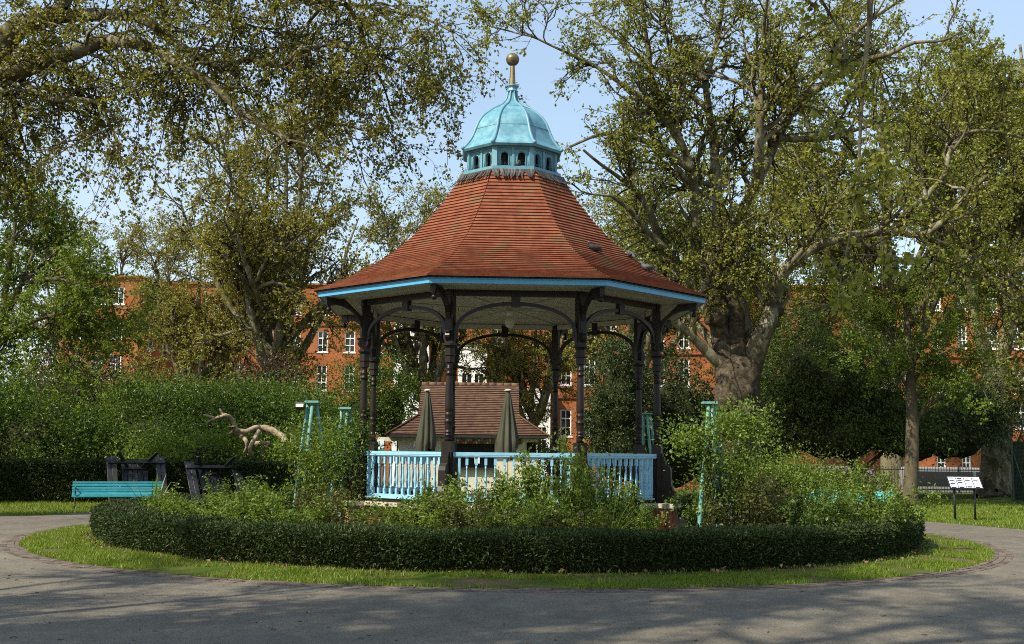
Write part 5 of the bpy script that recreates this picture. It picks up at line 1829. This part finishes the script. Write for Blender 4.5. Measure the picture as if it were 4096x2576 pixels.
# --- the big pollarded plane on the right
Y2 = 37.5
fl2 = lambda pts, r0, r1, dY=0.0, wav=.5: zl(pts, 1.0, 0, 0, Y2, r0, r1, dY, wav)
tb = pt(2952, 2010, Y2)
trunk = [(*(pt(2955, 2035, Y2) * np.array([1, 1, 0])), .95), (*pt(2953, 1960, Y2), .78), (*pt(2952, 1850, Y2), .70), (*pt(2950, 1700, Y2), .70), (*pt(2948, 1580, Y2), .74), (*pt(2950, 1490, Y2), .74), (*pt(2950, 1430, Y2), .50)]
limbs2 = [trunk,
    fl2([(2905, 1500), (2885, 1380), (2870, 1280), (2850, 1180), (2805, 1080), (2783, 1000), (2783, 835), (2769, 676), (2718, 552), (2667, 465), (2602, 305), (2590, 180), (2570, 40), (2560, -60)], .36, .06),
    fl2([(2762, 668), (2740, 659), (2639, 586), (2479, 528), (2392, 535), (2283, 586)], .20, .04, -2),
    fl2([(2950, 1480), (2935, 1300), (2905, 1150), (2871, 1053), (2871, 799), (2856, 581), (2834, 436), (2820, 327), (2849, 240), (2880, 100), (2900, -40)], .34, .07, 1.5),
    fl2([(2970, 1480), (2965, 1300), (2935, 1150), (2915, 1039), (2979, 835), (3038, 712), (3110, 552), (3190, 407), (3263, 305), (3328, 211), (3372, 109), (3401, -20)], .40, .06, 2),
    fl2([(3030, 735), (3038, 600), (3038, 465), (3045, 305), (3052, 131), (3074, -40)], .22, .05, -1),
    fl2([(2985, 1500), (3030, 1380), (3075, 1290), (3095, 1190), (3125, 1085), (3226, 1003), (3335, 952), (3437, 937), (3575, 923), (3691, 952), (3793, 872), (3866, 777), (3946, 705)], .36, .07, -3),
    fl2([(3575, 918), (3633, 850), (3735, 756), (3786, 697), (3793, 603), (3859, 523), (3989, 523), (4091, 552)], .15, .05, -1.0),
    fl2([(3700, 950), (3844, 1003), (3938, 1100), (4050, 1200)], .10, .04, -1.0),
    fl2([(2885, 1330), (2800, 1190), (2711, 1053), (2631, 966), (2573, 908), (2515, 835), (2440, 780)], .26, .05, -2),
    fl2([(2653, 980), (2573, 789), (2479, 710), (2392, 651), (2334, 600)], .14, .04, -2),
    fl2([(2890, 1460), (2842, 1423), (2777, 1350), (2705, 1294), (2640, 1230)], .22, .12, -1.0, .1),
    fl2([(2880, 1400), (2850, 1366), (2800, 1310), (2745, 1255), (2690, 1180), (2640, 1090)], .20, .10, 1.0, .1),
    fl2([(2718, 552), (2640, 450), (2520, 360), (2380, 260), (2220, 190), (2080, 120)], .16, .03, -1),
    fl2([(2820, 327), (2740, 180), (2600, 60), (2450, -20)], .12, .03, 1),
    fl2([(2834, 436), (2700, 330), (2560, 230), (2430, 120), (2300, 40)], .11, .03, 2),
    fl2([(3190, 407), (3430, 247), (3575, 211), (3648, 167), (3779, 167), (3850, 120)], .16, .03, -2),
    fl2([(3328, 211), (3480, 80), (3620, -10), (3760, -60)], .10, .03, 1),
    fl2([(3110, 552), (3300, 560), (3480, 500), (3640, 480), (3760, 420)], .12, .03, 2),
    fl2([(3045, 1310), (3100, 1250), (3140, 1215), (3175, 1180), (3165, 1140), (3120, 1135)], .10, .05, -.6, .1),
]
lv = lambda a, b, c, **k: [dict(M=a, S=8, L=(1.8, 4.6), ang=(.4, 1.1), up=.22, trop=.03, wander=.26, tmin=.18, rmax=.11, rmin=.026, k=6, **k),
                           dict(M=b, S=6, L=(1.0, 2.7), ang=(.4, 1.25), up=.1, trop=-.02, wander=.30, tmin=.15, rmax=.042, rmin=.012, k=4),
                           dict(M=c, S=4, L=(.4, 1.15), ang=(.3, 1.25), up=.05, trop=-.06, wander=.30, tmin=.1, rmax=.012, rmin=.005, k=3)]
T2 = make_tree('plane_tree', 'huge gnarled plane tree with burred trunk rising right of the bandstand', 'tree', tuple(trunk[0][:3]), limbs2[1:], lv(130, 1100, 6400), dict(on=[(2, 6), (1, 6)], size=.112, mat='leaf_plane', jit=.05), 201, k=14)
# the burred bole, with its own old bark
V, F = limb_mesh([trunk], 40, .09, .20, 1.6)
V2, F2 = limb_mesh([fl2([(2910, 1540), (2893, 1420), (2880, 1320), (2868, 1250)], .36, .30, 0, 0), fl2([(2950, 1540), (2945, 1400), (2938, 1260), (2918, 1180)], .38, .28, 0, 0), fl2([(2985, 1540), (3025, 1390), (3070, 1290), (3092, 1215)], .40, .30, -.2, 0)], 30, .09, .24, 2.0)
mb = MB()
for u, v_, r in ((2866, 1262, .38), (2858, 1228, .34), (3088, 1228, .34), (3078, 1285, .28), (2985, 1560, .32), (3003, 1500, .24), (2915, 1610, .34), (2960, 1700, .30), (2980, 1650, .30), (2922, 1720, .30)):
    p = pt(u, v_, Y2 - .45)
    o_ = len(mb.v)
    mb.ball((0, 0, 0), r, 18, 12)
    for i in range(o_, len(mb.v)):
        q = mb.v[i]
        mb.v[i] = Vector(p) + q * (1 + .35 * mnoise.noise(q * 4 + Vector(p)) + .22 * mnoise.noise(q * 10 + Vector(p)))
V3 = np.array([tuple(q) for q in mb.v]); F3 = np.array([f_ for f_ in mb.f])
VV = np.concatenate([V, V2, V3]) - np.array(trunk[0][:3])
FF = np.concatenate([F, F2 + len(V), F3 + len(V) + len(V2)])
link('bole', npmesh('bole', VV, FF, 'bark_burl', True), T2)

# --- plane overhanging from the left edge, weeping twigs
Y1 = 26.0
z1_ = lambda pts, r0, r1, dY=0.0, wav=.4: zl(pts, 1.3764, 0, 0, Y1, r0, r1, dY, wav)
b1 = np.array([-15.2, 26.5, 0.0])
limbs1 = [[(*b1, .75), (-15.0, 26.5, 3.0, .60), (-14.6, 26.4, 6.0, .52), (-13.6, 26.2, 8.6, .42), (*pt(0, 174, 26), .30), (*pt(94, 87, 26), .26), (*pt(200, 78, 26), .22), (*pt(240, 40, 26), .18), (*pt(290, -60, 26.5), .15)],
    z1_([(230, 105), (430, 80), (580, 80), (730, 85), (840, 130), (940, 220), (1030, 275), (1150, 350), (1250, 390), (1340, 320), (1440, 340), (1520, 370), (1590, 370), (1620, 250), (1690, 130), (1790, 20)], .17, .04, 1.0),
    z1_([(1600, 330), (1640, 260), (1800, 250), (1930, 265), (2100, 300), (2280, 380)], .06, .02, 1),
    [(-14.9, 26.5, 4.5, .35)] + z1_([(-160, 470), (130, 380), (250, 330), (440, 280), (560, 220), (700, 230), (850, 260), (960, 340), (1120, 430), (1220, 510), (1310, 610), (1430, 690), (1520, 720), (1600, 790)], .24, .06, -1.5),
    z1_([(1480, 715), (1600, 780), (1720, 700), (1880, 680), (2000, 720)], .07, .02, 1),
    z1_([(400, -60), (700, -150), (1200, -60), (1700, 0), (2050, 40), (2350, 100), (2500, 180)], .15, .03, 2),
    z1_([(60, 400), (250, 560), (560, 540), (600, 700), (680, 830)], .08, .03, -1),
    z1_([(1130, -30), (1210, 110), (1300, 100), (1380, 150), (1500, 160)], .06, .03, 1),
    z1_([(-100, 300), (60, 520), (100, 700), (150, 850)], .08, .03, 2),
    z1_([(1900, 20), (2000, 150), (2020, 300), (2120, 480), (2160, 640)], .06, .02, 2),
]
T1 = make_tree('plane_tree', 'drooping plane tree whose mottled boughs reach in from the upper left corner', 'tree', tuple(b1), limbs1,
               [dict(M=150, S=7, L=(.9, 3.0), ang=(.4, 1.25), up=.1, trop=-.03, wander=.28, tmin=.12, rmax=.05, rmin=.014, k=5),
                dict(M=950, S=8, L=(.9, 3.4), ang=(.5, 1.3), up=-.12, trop=-.15, wander=.24, tmin=.1, rmax=.02, rmin=.006, k=4),
                dict(M=7600, S=4, L=(.25, .8), ang=(.4, 1.3), up=-.05, trop=-.10, wander=.30, tmin=.05, rmax=.006, rmin=.0025, k=3)],
               dict(on=[(2, 6), (1, 9)], size=.088, mat='leaf_plane_olive', jit=.035, droop=.5), 101, k=12)

# --- far right plane
Y3 = 49.5
b3 = pt(3985, 1985, Y3) * np.array([1, 1, 0])
f3 = lambda pts, r0, r1, dY=0.0: zl(pts, 1.0, 0, 0, Y3, r0, r1, dY, .4)
limbs3 = [[(*b3, .85), (*pt(3985, 1900, Y3), .66), (*pt(3990, 1700, Y3), .62), (*pt(3985, 1560, Y3), .58), (*pt(3975, 1470, Y3), .5)],
          f3([(3980, 1560), (3940, 1400), (3900, 1280), (3890, 1120), (3930, 900), (3960, 650), (3900, 420), (3880, 250)], .36, .06, 2),
          f3([(3990, 1560), (4030, 1350), (4040, 1100), (4080, 850), (4060, 600), (4100, 350), (4080, 180)], .34, .06, 1),
          f3([(3895, 1200), (3840, 1050), (3780, 900), (3700, 700), (3680, 480), (3640, 300)], .20, .05, -2),
          f3([(4040, 1150), (4120, 1000), (4200, 800), (4230, 500)], .2, .05, -1),
          f3([(3985, 1600), (4080, 1500), (4180, 1450)], .2, .08, -1)]
make_tree('plane_tree', 'stout plane tree with a swollen foot at the right edge beside the mesh fence', 'tree', tuple(b3), limbs3, lv(80, 700, 3800), dict(on=[(2, 8), (1, 8)], size=.14, mat='leaf_plane', jit=.07), 301, k=16, rough=.10)

# --- small tree on the right lawn
Y4 = 38.8
f4 = lambda pts, r0, r1, dY=0.0: zl(pts, .986, 3100, 1200, Y4, r0, r1, dY, .25)
b4 = pt(3640, 2024, Y4) * np.array([1, 1, 0])
limbs4 = [[(*b4, .29), (*pt(3643, 1960, Y4), .24), (*pt(3648, 1800, Y4), .22), (*pt(3650, 1690, Y4), .21), (*pt(3645, 1580, Y4), .18), (*pt(3640, 1480, Y4), .13), (*pt(3632, 1300, Y4), .08), (*pt(3600, 1100, Y4), .03)],
          f4([(548, 480), (590, 430), (640, 385), (720, 340), (800, 320)], .09, .02, -1), f4([(540, 330), (570, 280), (620, 230), (700, 190), (790, 180)], .09, .02, -.8), f4([(535, 300), (520, 100), (495, -60), (480, -160)], .09, .02, .6),
          f4([(538, 300), (570, 130), (605, -20), (640, -140)], .09, .02, -.5), f4([(537, 270), (470, 150), (380, 60), (300, 20)], .08, .02, .5), f4([(548, 240), (650, 90), (740, 40), (800, -40)], .08, .02, 1.0),
          f4([(535, 350), (450, 260), (380, 220), (300, 200)], .07, .02, -1.2), f4([(545, 390), (640, 330), (700, 300)], .06, .02, 1.4)]
make_tree('small_tree', 'slender straight-trunked tree on the right lawn left of the information board', 'tree', tuple(b4), limbs4,
          [dict(M=70, S=7, L=(.8, 2.2), ang=(.3, .9), up=.15, trop=.03, wander=.2, tmin=.15, rmax=.035, rmin=.01, k=5, from_limbs=list(range(1, 9))),
           dict(M=420, S=5, L=(.5, 1.3), ang=(.3, 1.0), up=.05, trop=0, wander=.25, tmin=.15, rmax=.014, rmin=.005, k=3),
           dict(M=2200, S=4, L=(.25, .6), ang=(.3, 1.1), up=.0, trop=-.04, wander=.25, tmin=.1, rmax=.007, rmin=.003, k=3)],
          dict(on=[(2, 9)], size=.085, mat='leaf_fresh', jit=.06), 401, bark='bark_grey', k=12, rough=.06)

# --- greener tree at the left edge
Y5 = 33.0
f5 = lambda pts, r0, r1, dY=0.0: zl(pts, 1.514, 0, 1050, Y5, r0, r1, dY, .4)
b5 = np.array([-17.2, 33.5, 0.0])
limbs5 = [[(*b5, .32), (-17.0, 33.4, 2.5, .25), (-16.6, 33.3, 4.2, .2)] + f5([(0, 360), (60, 260), (130, 130), (220, 40), (300, -20), (380, -140)], .16, .04, 1),
          [(-17.0, 33.4, 3.0, .18)] + f5([(0, 480), (60, 430), (180, 360), (330, 310), (460, 300), (600, 330)], .12, .03, -1),
          f5([(20, 330), (40, 100), (80, -120), (100, -330), (140, -500)], .12, .03, 1), f5([(130, 130), (330, 90), (500, 140), (650, 230)], .07, .02, -1.5),
          f5([(60, 260), (160, 60), (230, -150), (330, -300)], .08, .02, 2), f5([(180, 360), (300, 420), (420, 520), (560, 640)], .06, .02, -1), f5([(250, 330), (420, 230), (560, 300), (640, 420)], .05, .02, .6)]
make_tree('leafy_tree', 'fresh green leaning tree at the left edge in front of the brick wing', 'tree', tuple(b5), limbs5,
          [dict(M=70, S=7, L=(.8, 2.4), ang=(.4, 1.1), up=.1, trop=0, wander=.25, tmin=.15, rmax=.04, rmin=.012, k=5),
           dict(M=520, S=5, L=(.5, 1.6), ang=(.4, 1.2), up=.0, trop=-.08, wander=.28, tmin=.1, rmax=.016, rmin=.006, k=3),
           dict(M=3000, S=4, L=(.25, .8), ang=(.3, 1.2), up=0, trop=-.08, wander=.28, tmin=.1, rmax=.007, rmin=.003, k=3)],
          dict(on=[(2, 9)], size=.095, mat='leaf_fresh', jit=.05), 501, bark='bark_grey', k=10)


# --- planes standing further back: two grown once, the rest are copies turned and resized
def auto_limbs(H, sp, n, rng, r=.42, fork=.3):
    out = [[(0, 0, -1.2, r * 1.5), (0, 0, 0, r * 1.15), (.1, 0, H * fork * .6, r * .9), (.0, .1, H * fork, r * .75), (.1, -.1, H * fork * 1.4, r * .5), (.3, .2, H * .75, r * .25), (.2, .1, H * .97, r * .08)]]
    for i in range(n):
        a = 2 * PI * (i + rng.uniform(-.3, .3)) / n
        h0 = H * fork * rng.uniform(.75, 1.5)
        top = H * rng.uniform(.6, .98)
        s_ = sp * rng.uniform(.55, 1.0)
        p = []
        for q in np.linspace(0, 1, 7):
            rad = s_ * (q ** .8)
            p.append((rad * math.cos(a) + rng.normal() * .18 * q * sp / 4, rad * math.sin(a) + rng.normal() * .18 * q * sp / 4, h0 + (top - h0) * q ** 1.15, r * .5 * (1 - q) + .03))
        out.append(p)
    return out


rngT = np.random.default_rng(6)
B1 = make_tree('plane_tree', 'tall golden plane tree just left of the bandstand roof', 'tree', (0, 0, 0), auto_limbs(18, 5.5, 9, rngT), lv(110, 900, 4800), dict(on=[(2, 6), (1, 6)], size=.14, mat='leaf_plane_gold', jit=.08), 601, k=10, group='plane trees between the park and the mansion blocks')
B2 = make_tree('plane_tree', 'plane tree rising behind the upper right boughs', 'tree', (0, 0, 0), auto_limbs(19, 6.5, 10, rngT), lv(110, 900, 4800), dict(on=[(2, 5), (1, 5)], size=.14, mat='leaf_plane', jit=.08), 602, k=10, group='plane trees between the park and the mansion blocks')


def put(src, first, label, u, Y, s, rz, sz=1.0):
    o = src if first else copy_tree(src)
    o.location = (wx(u, Y), Y, ST if Y > 53 else 0)
    o.rotation_euler = (0, 0, rz)
    o.scale = (s, s, s * sz)
    o['label'] = label
    return o


put(B1, True, 'tall golden plane tree just left of the bandstand roof', 1100, 57, 1.10, .4)
put(B1, False, 'golden plane tree hiding the inner corner of the brick wing', 800, 66, .86, 2.1)
put(B1, False, 'golden plane tree directly behind the bandstand dome and kiosk ridge', 1700, 64, .96, 3.9)
put(B1, False, 'far golden plane tree showing between kiosk ridge and arches', 2130, 67, .72, 5.2)
put(B2, True, 'plane tree rising behind the upper right boughs', 3560, 60, 1.32, .8)
put(B2, False, 'plane tree behind the bandstand roof right slope', 2560, 62, 1.02, 2.4)
put(B2, False, 'plane tree at the right edge beyond the far trunk', 4280, 58, 1.22, 4.4)
put(B2, False, 'plane tree far behind the burred trunk crown', 3080, 70, 1.1, 5.6)
put(B1, False, 'plane tree behind the brick wing at the far left', 330, 104, 1.25, 1.1)
# planes along the path beside and behind the viewer: they throw the dappled shade on the asphalt
put(B2, False, 'plane tree shading the path to the left of the viewpoint', 0, 6, .66, 1.0).location = (-11.2, 6.0, 0)
put(B2, False, 'plane tree shading the path behind the viewpoint', 0, 6, 1.1, 3.0).location = (-9.5, 1.2, 0)

# --- bough hanging into view from a plane just right of the viewpoint
Yh = 9.0
zh = lambda pts, r0, r1, dY=0.0: zl(pts, 1.3765, 2500, 0, Yh, r0, r1, dY, .06)
bh = np.array([7.2, 4.0, 0.0])
limbsh = [[(*bh, .42), (7.1, 4.1, 3.5, .34), (6.6, 4.8, 6.3, .26), (5.4, 6.8, 7.6, .16), (3.9, 8.6, 7.2, .09), (*pt(3490, -120, 9), .04)],
          zh([(1355, -165), (1350, 0), (1370, 170), (1320, 260), (1290, 420), (1300, 600), (1285, 820), (1305, 1000), (1330, 1120), (1260, 1240), (1200, 1380), (1205, 1500), (1180, 1580)], .026, .006),
          zh([(1340, 1110), (1400, 1180), (1420, 1260), (1410, 1400)], .009, .004, .2), zh([(1300, 640), (1345, 660), (1340, 760), (1310, 850)], .008, .004, -.2),
          zh([(1365, 180), (1320, 260), (1250, 250), (1190, 270), (1130, 330)], .008, .004, .2), zh([(1300, 420), (1250, 500), (1245, 620), (1200, 660), (1120, 660)], .008, .003, .3),
          [(5.4, 6.8, 7.6, .10)] + zh([(960, -180), (1040, 10), (1130, 100), (1230, 140), (1240, 260), (1230, 380)], .02, .005, .2), zh([(1290, 1010), (1220, 1020), (1170, 1080), (1150, 1180)], .007, .003, -.2),
          zh([(1330, 1120), (1390, 1110), (1420, 1040), (1480, 990)], .006, .003, .2), zh([(1200, 1380), (1280, 1420), (1370, 1390), (1460, 1420)], .006, .003, .1), zh([(1200, 1480), (1120, 1500), (1040, 1470)], .005, .003, .1)]
TH = make_tree('plane_tree', 'near plane bough of large leaves and seed balls hanging before the upper right', 'tree', tuple(bh), limbsh,
               [dict(M=46, S=5, L=(.25, .6), ang=(.4, 1.2), up=-.2, trop=-.12, wander=.25, tmin=.25, rmax=.006, rmin=.003, k=4, from_limbs=list(range(1, 11))),
                dict(M=170, S=4, L=(.12, .32), ang=(.4, 1.2), up=-.1, trop=-.1, wander=.3, tmin=.1, rmax=.003, rmin=.0018, k=3)],
               dict(on=[(1, 5), (0, 4)], size=.062, mat='leaf_plane', jit=.015, aspect=1.0, droop=.6), 701, k=8)
rng = np.random.default_rng(70)
seedm = MB().ball((0, 0, 0), .018, 10, 7).tube([(0, 0, .016), (.003, 0, .06), (.0, 0, .10)], .0012, 4).mesh('seed_ball', 'seed_brown')
for i, (x, y) in enumerate(((1250, 1035), (1262, 1060), (1243, 1085), (1205, 580), (1180, 1105), (1300, 1320), (1405, 1280), (1335, 1410), (1340, 1440), (1385, 1405), (1195, 1470), (1185, 1500), (1475, 1450), (1490, 1475), (1030, 25), (1025, 50), (1190, 330), (1420, 1230), (1150, 1340), (1260, 1490), (1350, 1490), (1480, 1390))):
    p = pt(2500 + x / 1.3765, y / 1.3765, 9.0 + rng.uniform(-.1, .1))
    o = link('seed_ball', seedm, TH, tuple(p - bh)); o.scale = (s_ := rng.uniform(.8, 1.2), s_, s_)

# seed balls on the two big planes
seedb = MB().ball((0, 0, 0), .035, 8, 5).tube([(0, 0, .03), (0, 0, .15)], .004, 3).mesh('seed_ball', 'seed_brown')
rng = np.random.default_rng(71)
for i in range(60):
    u, v_ = rng.uniform(200, 1850), rng.uniform(150, 1000)
    link('seed_ball', seedb, T1, tuple(pt(u, v_, 26 + rng.uniform(-1, 1)) - b1))

# a bird on the left boughs
p = pt(1232, 250, 26.2)
pigeon('dark pigeon sitting on a high left bough', (p[0], p[1], p[2]), R(160), 'pigeon_dark', s=1.1)

# ------------------------------------------------------------------ evergreens and shrubs
YEW = dict(core=.6, clump=.17, nclump=150, aspect=.30, droop=.5)
shrub('yew_tree', 'dark columnar yew seen between the right columns', 'yew', [(3.95, 42, 1.6, 1.35, 1.2, 1.7), (3.95, 42, 3.6, 1.2, 1.1, 2.4), (3.3, 41.9, 2.4, .7, .8, 1.5)], 16000, .15, 'leaf_yew', 801, **YEW)
shrub('yew_tree', 'broad dark yew between the right columns and the burred trunk', 'yew', [(6.3, 44, 2.4, 1.7, 1.4, 3.4), (7.6, 44.5, 2.0, 1.5, 1.2, 2.8), (5.4, 44, 1.6, 1.0, 1.0, 1.8)], 16000, .16, 'leaf_yew', 802, **YEW)
Yw = shrub('spreading_yew', 'big spreading yew with hanging sprays right of the burred trunk', 'yew', [(12.3, 45.5, 4.4, 3.1, 2.3, 3.0), (10.2, 45, 3.0, 1.9, 1.8, 1.9), (14.6, 45.5, 3.1, 2.1, 1.8, 1.9), (12.6, 44.6, 2.3, 2.8, 1.6, 1.3), (15.8, 45.4, 2.2, 1.5, 1.4, 1.1), (10.0, 44.8, 2.0, 1.6, 1.3, 1.1)], 40000, .17, 'leaf_cedar', 803, base=(13.7, 45.5, 0), core=.6, clump=.26, nclump=170, aspect=.30, droop=.9)
V, F = limb_mesh([[(0, 0, -.1, .26), (0, 0, .8, .20), (-.2, 0, 1.6, .17), (-.9, 0, 3.5, .1)], [(0, 0, .9, .12), (.6, -.2, 1.5, .09), (1.6, -.2, 2.4, .05)], [(-.05, 0, 1.1, .1), (-.8, -.3, 1.7, .08), (-2.0, -.3, 2.4, .04)]], 10, .2, .1)
link('trunk', npmesh('trunk', V, F, 'bark_burl', True), Yw)
shrub('yew_tree', 'dark low-hanging yew behind the slender tree and board', 'yew', [(18.0, 47, 2.7, 2.3, 1.8, 1.9), (16.4, 46.5, 2.4, 1.4, 1.4, 1.5), (19.6, 48, 3.4, 1.5, 1.4, 1.6)], 17000, .17, 'leaf_yew', 804, core=.6, clump=.26, nclump=150, aspect=.3, droop=.8)
SH = dict(clump=.34, nclump=150, aspect=.62)
shrub('shrub', 'wild green shrub at the left edge above the long hedge', 'shrub', [(-16.0, 38.5, 1.6, 2.6, 1.8, 2.5), (-18.2, 39, 2.0, 2.0, 1.6, 2.8)], 20250, .11, 'leaf_shrub', 811, **SH)
shrub('shrub', 'copper-leaved bush below the brick wing corner', 'shrub', [(-16.2, 43, 3.4, 1.9, 1.5, 2.0), (-14.3, 43, 3.0, 1.6, 1.3, 1.6)], 9000, .11, 'leaf_copper', 812, **SH)
shrub('shrub', 'mixed green shrub behind the larger picnic table', 'shrub', [(-12.4, 39.5, 1.7, 2.4, 1.7, 2.2), (-10.4, 40.5, 1.7, 2.2, 1.6, 2.4)], 21600, .11, 'leaf_shrub', 813, **SH)
shrub('shrub', 'pale green shrub left of the dead branch', 'shrub', [(-9.7, 37.4, 1.2, 1.9, 1.3, 1.4), (-11.4, 37.2, .9, 1.4, 1.0, 1.2), (-8.0, 37.6, .9, 1.2, 1.0, 1.1)], 13000, .10, 'leaf_shrub_light', 814, **SH)
shrub('shrub', 'dark green thicket behind the dead branch', 'shrub', [(-7.2, 40.5, 1.7, 2.0, 1.5, 2.0), (-9.0, 42, 2.2, 1.8, 1.5, 2.0)], 17550, .11, 'leaf_shrub', 815, **SH)
shrub('shrub', 'copper-leaved bush in front of the golden planes', 'shrub', [(-9.9, 47, 3.2, 1.5, 1.3, 2.3), (-8.8, 47.5, 2.4, 1.2, 1.2, 1.8)], 8000, .12, 'leaf_copper', 816, **SH)
shrub('shrub', 'tall dark evergreen bush left of the kiosk roof', 'shrub', [(-6.8, 50.5, 2.6, 2.0, 1.4, 3.0), (-5.4, 50.8, 3.2, 1.5, 1.2, 2.6), (-8.0, 50, 1.8, 1.6, 1.2, 2.2)], 18000, .11, 'leaf_shrub', 817, **SH)
shrub('shrub', 'light green bush in front of the left kiosk corner', 'shrub', [(-6.3, 37, 1.0, 1.3, 1.0, 1.3)], 6000, .09, 'leaf_shrub_light', 818, **SH)
shrub('shrub', 'low shrub at the foot of the burred trunk', 'shrub', [(7.9, 35, .7, 1.3, 1.0, .9), (6.6, 35.4, .6, 1.0, .9, .8), (9.1, 35.2, .6, 1.1, .9, .8)], 9000, .085, 'leaf_shrub_light', 819, **SH)
shrub('shrub', 'brownish low shrub left of the spreading yew trunk', 'shrub', [(10.8, 37, .5, 1.4, .9, .75), (9.6, 38, .7, 1.0, .9, .8)], 6000, .085, 'leaf_rose_red', 820, **SH)
shrub('shrub', 'leafy bush just right of the kiosk', 'shrub', [(1.75, 46, 1.0, .7, .7, 1.2)], 3000, .09, 'leaf_shrub_light', 821, **SH)
shrub('shrub', 'light green leafy growth topping the shrubs left of the picnic tables', 'shrub', [(-13.6, 41.5, 2.6, 1.6, 1.3, 1.7)], 5000, .10, 'leaf_fresh', 822, **SH)
shrub('shrub', 'light green leafy growth behind the floodlit obelisk', 'shrub', [(-8.4, 44.5, 2.6, 1.5, 1.3, 1.5)], 4500, .10, 'leaf_fresh', 823, **SH)

shrub('shrub', 'tall dim thicket filling the left edge behind the leaning green tree', 'shrub', [(-24.5, 50, 2.4, 3.0, 2, 3.4), (-21.0, 51, 2.2, 3.0, 2, 2.8)], 12000, .15, 'leaf_shrub', 824, core=.7, clump=.4, nclump=120, aspect=.6)
shrub('shrub', 'dim thicket closing the gap under the brick wing', 'shrub', [(-18.5, 48, 2.0, 2.6, 2, 2.6), (-15.0, 50, 2.0, 2.6, 2, 2.4)], 11000, .14, 'leaf_shrub', 825, core=.7, clump=.4, nclump=120, aspect=.6)

# --- long clipped hedge behind the turquoise bench
rng = np.random.default_rng(23)
lh_ = thing('hedge', 'long dark clipped hedge behind the turquoise bench', 'hedge', (-11.5, 35.2, 0), R(3))
n = 60000
hl, hw_, hh_ = 15.0, 1.1, 1.22
u = rng.random(n)
x = rng.uniform(-hl / 2, hl / 2, n)
sd = u < .62
nzv = np.array([mnoise.fractal(Vector((q * 1.3, w_ * 3, 0.5)), 1, 2, 3) for q, w_ in zip(x, u)])
z = np.where(sd, rng.random(n) * hh_, hh_ + .05 * nzv)
y = np.where(sd, -hw_ / 2 + .08 * nzv, rng.uniform(-hw_ / 2, hw_ / 2, n)) + rng.normal(size=n) * .03
outw = np.stack([0 * x, np.where(sd, -1.0, -.1), np.where(sd, .2, 1.0)], 1)
v, f = leaves(np.stack([x, y, z], 1), rng, .085, outw, .6)
o = link('foliage', npmesh('foliage', v, f, 'leaf_box'), lh_); o['kind'] = 'stuff'
MB().box((0, 0.02, hh_ / 2 - .02), (hl, hw_ - .12, hh_ - .06)).build('inner_core', 'dark_green_brown', lh_)  # solid dark block filling the middle of the hedge

# --- rough weeds under the dead branch and around the trunks
n = 9000
x = rng.uniform(-9, 24, n); y = rng.uniform(33, 50, n)
ok = (x > 4) & (rng.random(n) < .5)
v, f = leaves(np.stack([x, y, rng.random(n) * .12], 1)[ok], rng, .09, None, .5)
tag(link('ground_cover', npmesh('ground_cover', v, f, 'leaf_shrub')), 'patchy weeds and leaf litter under the right-hand trees', 'ground cover', kind='stuff')
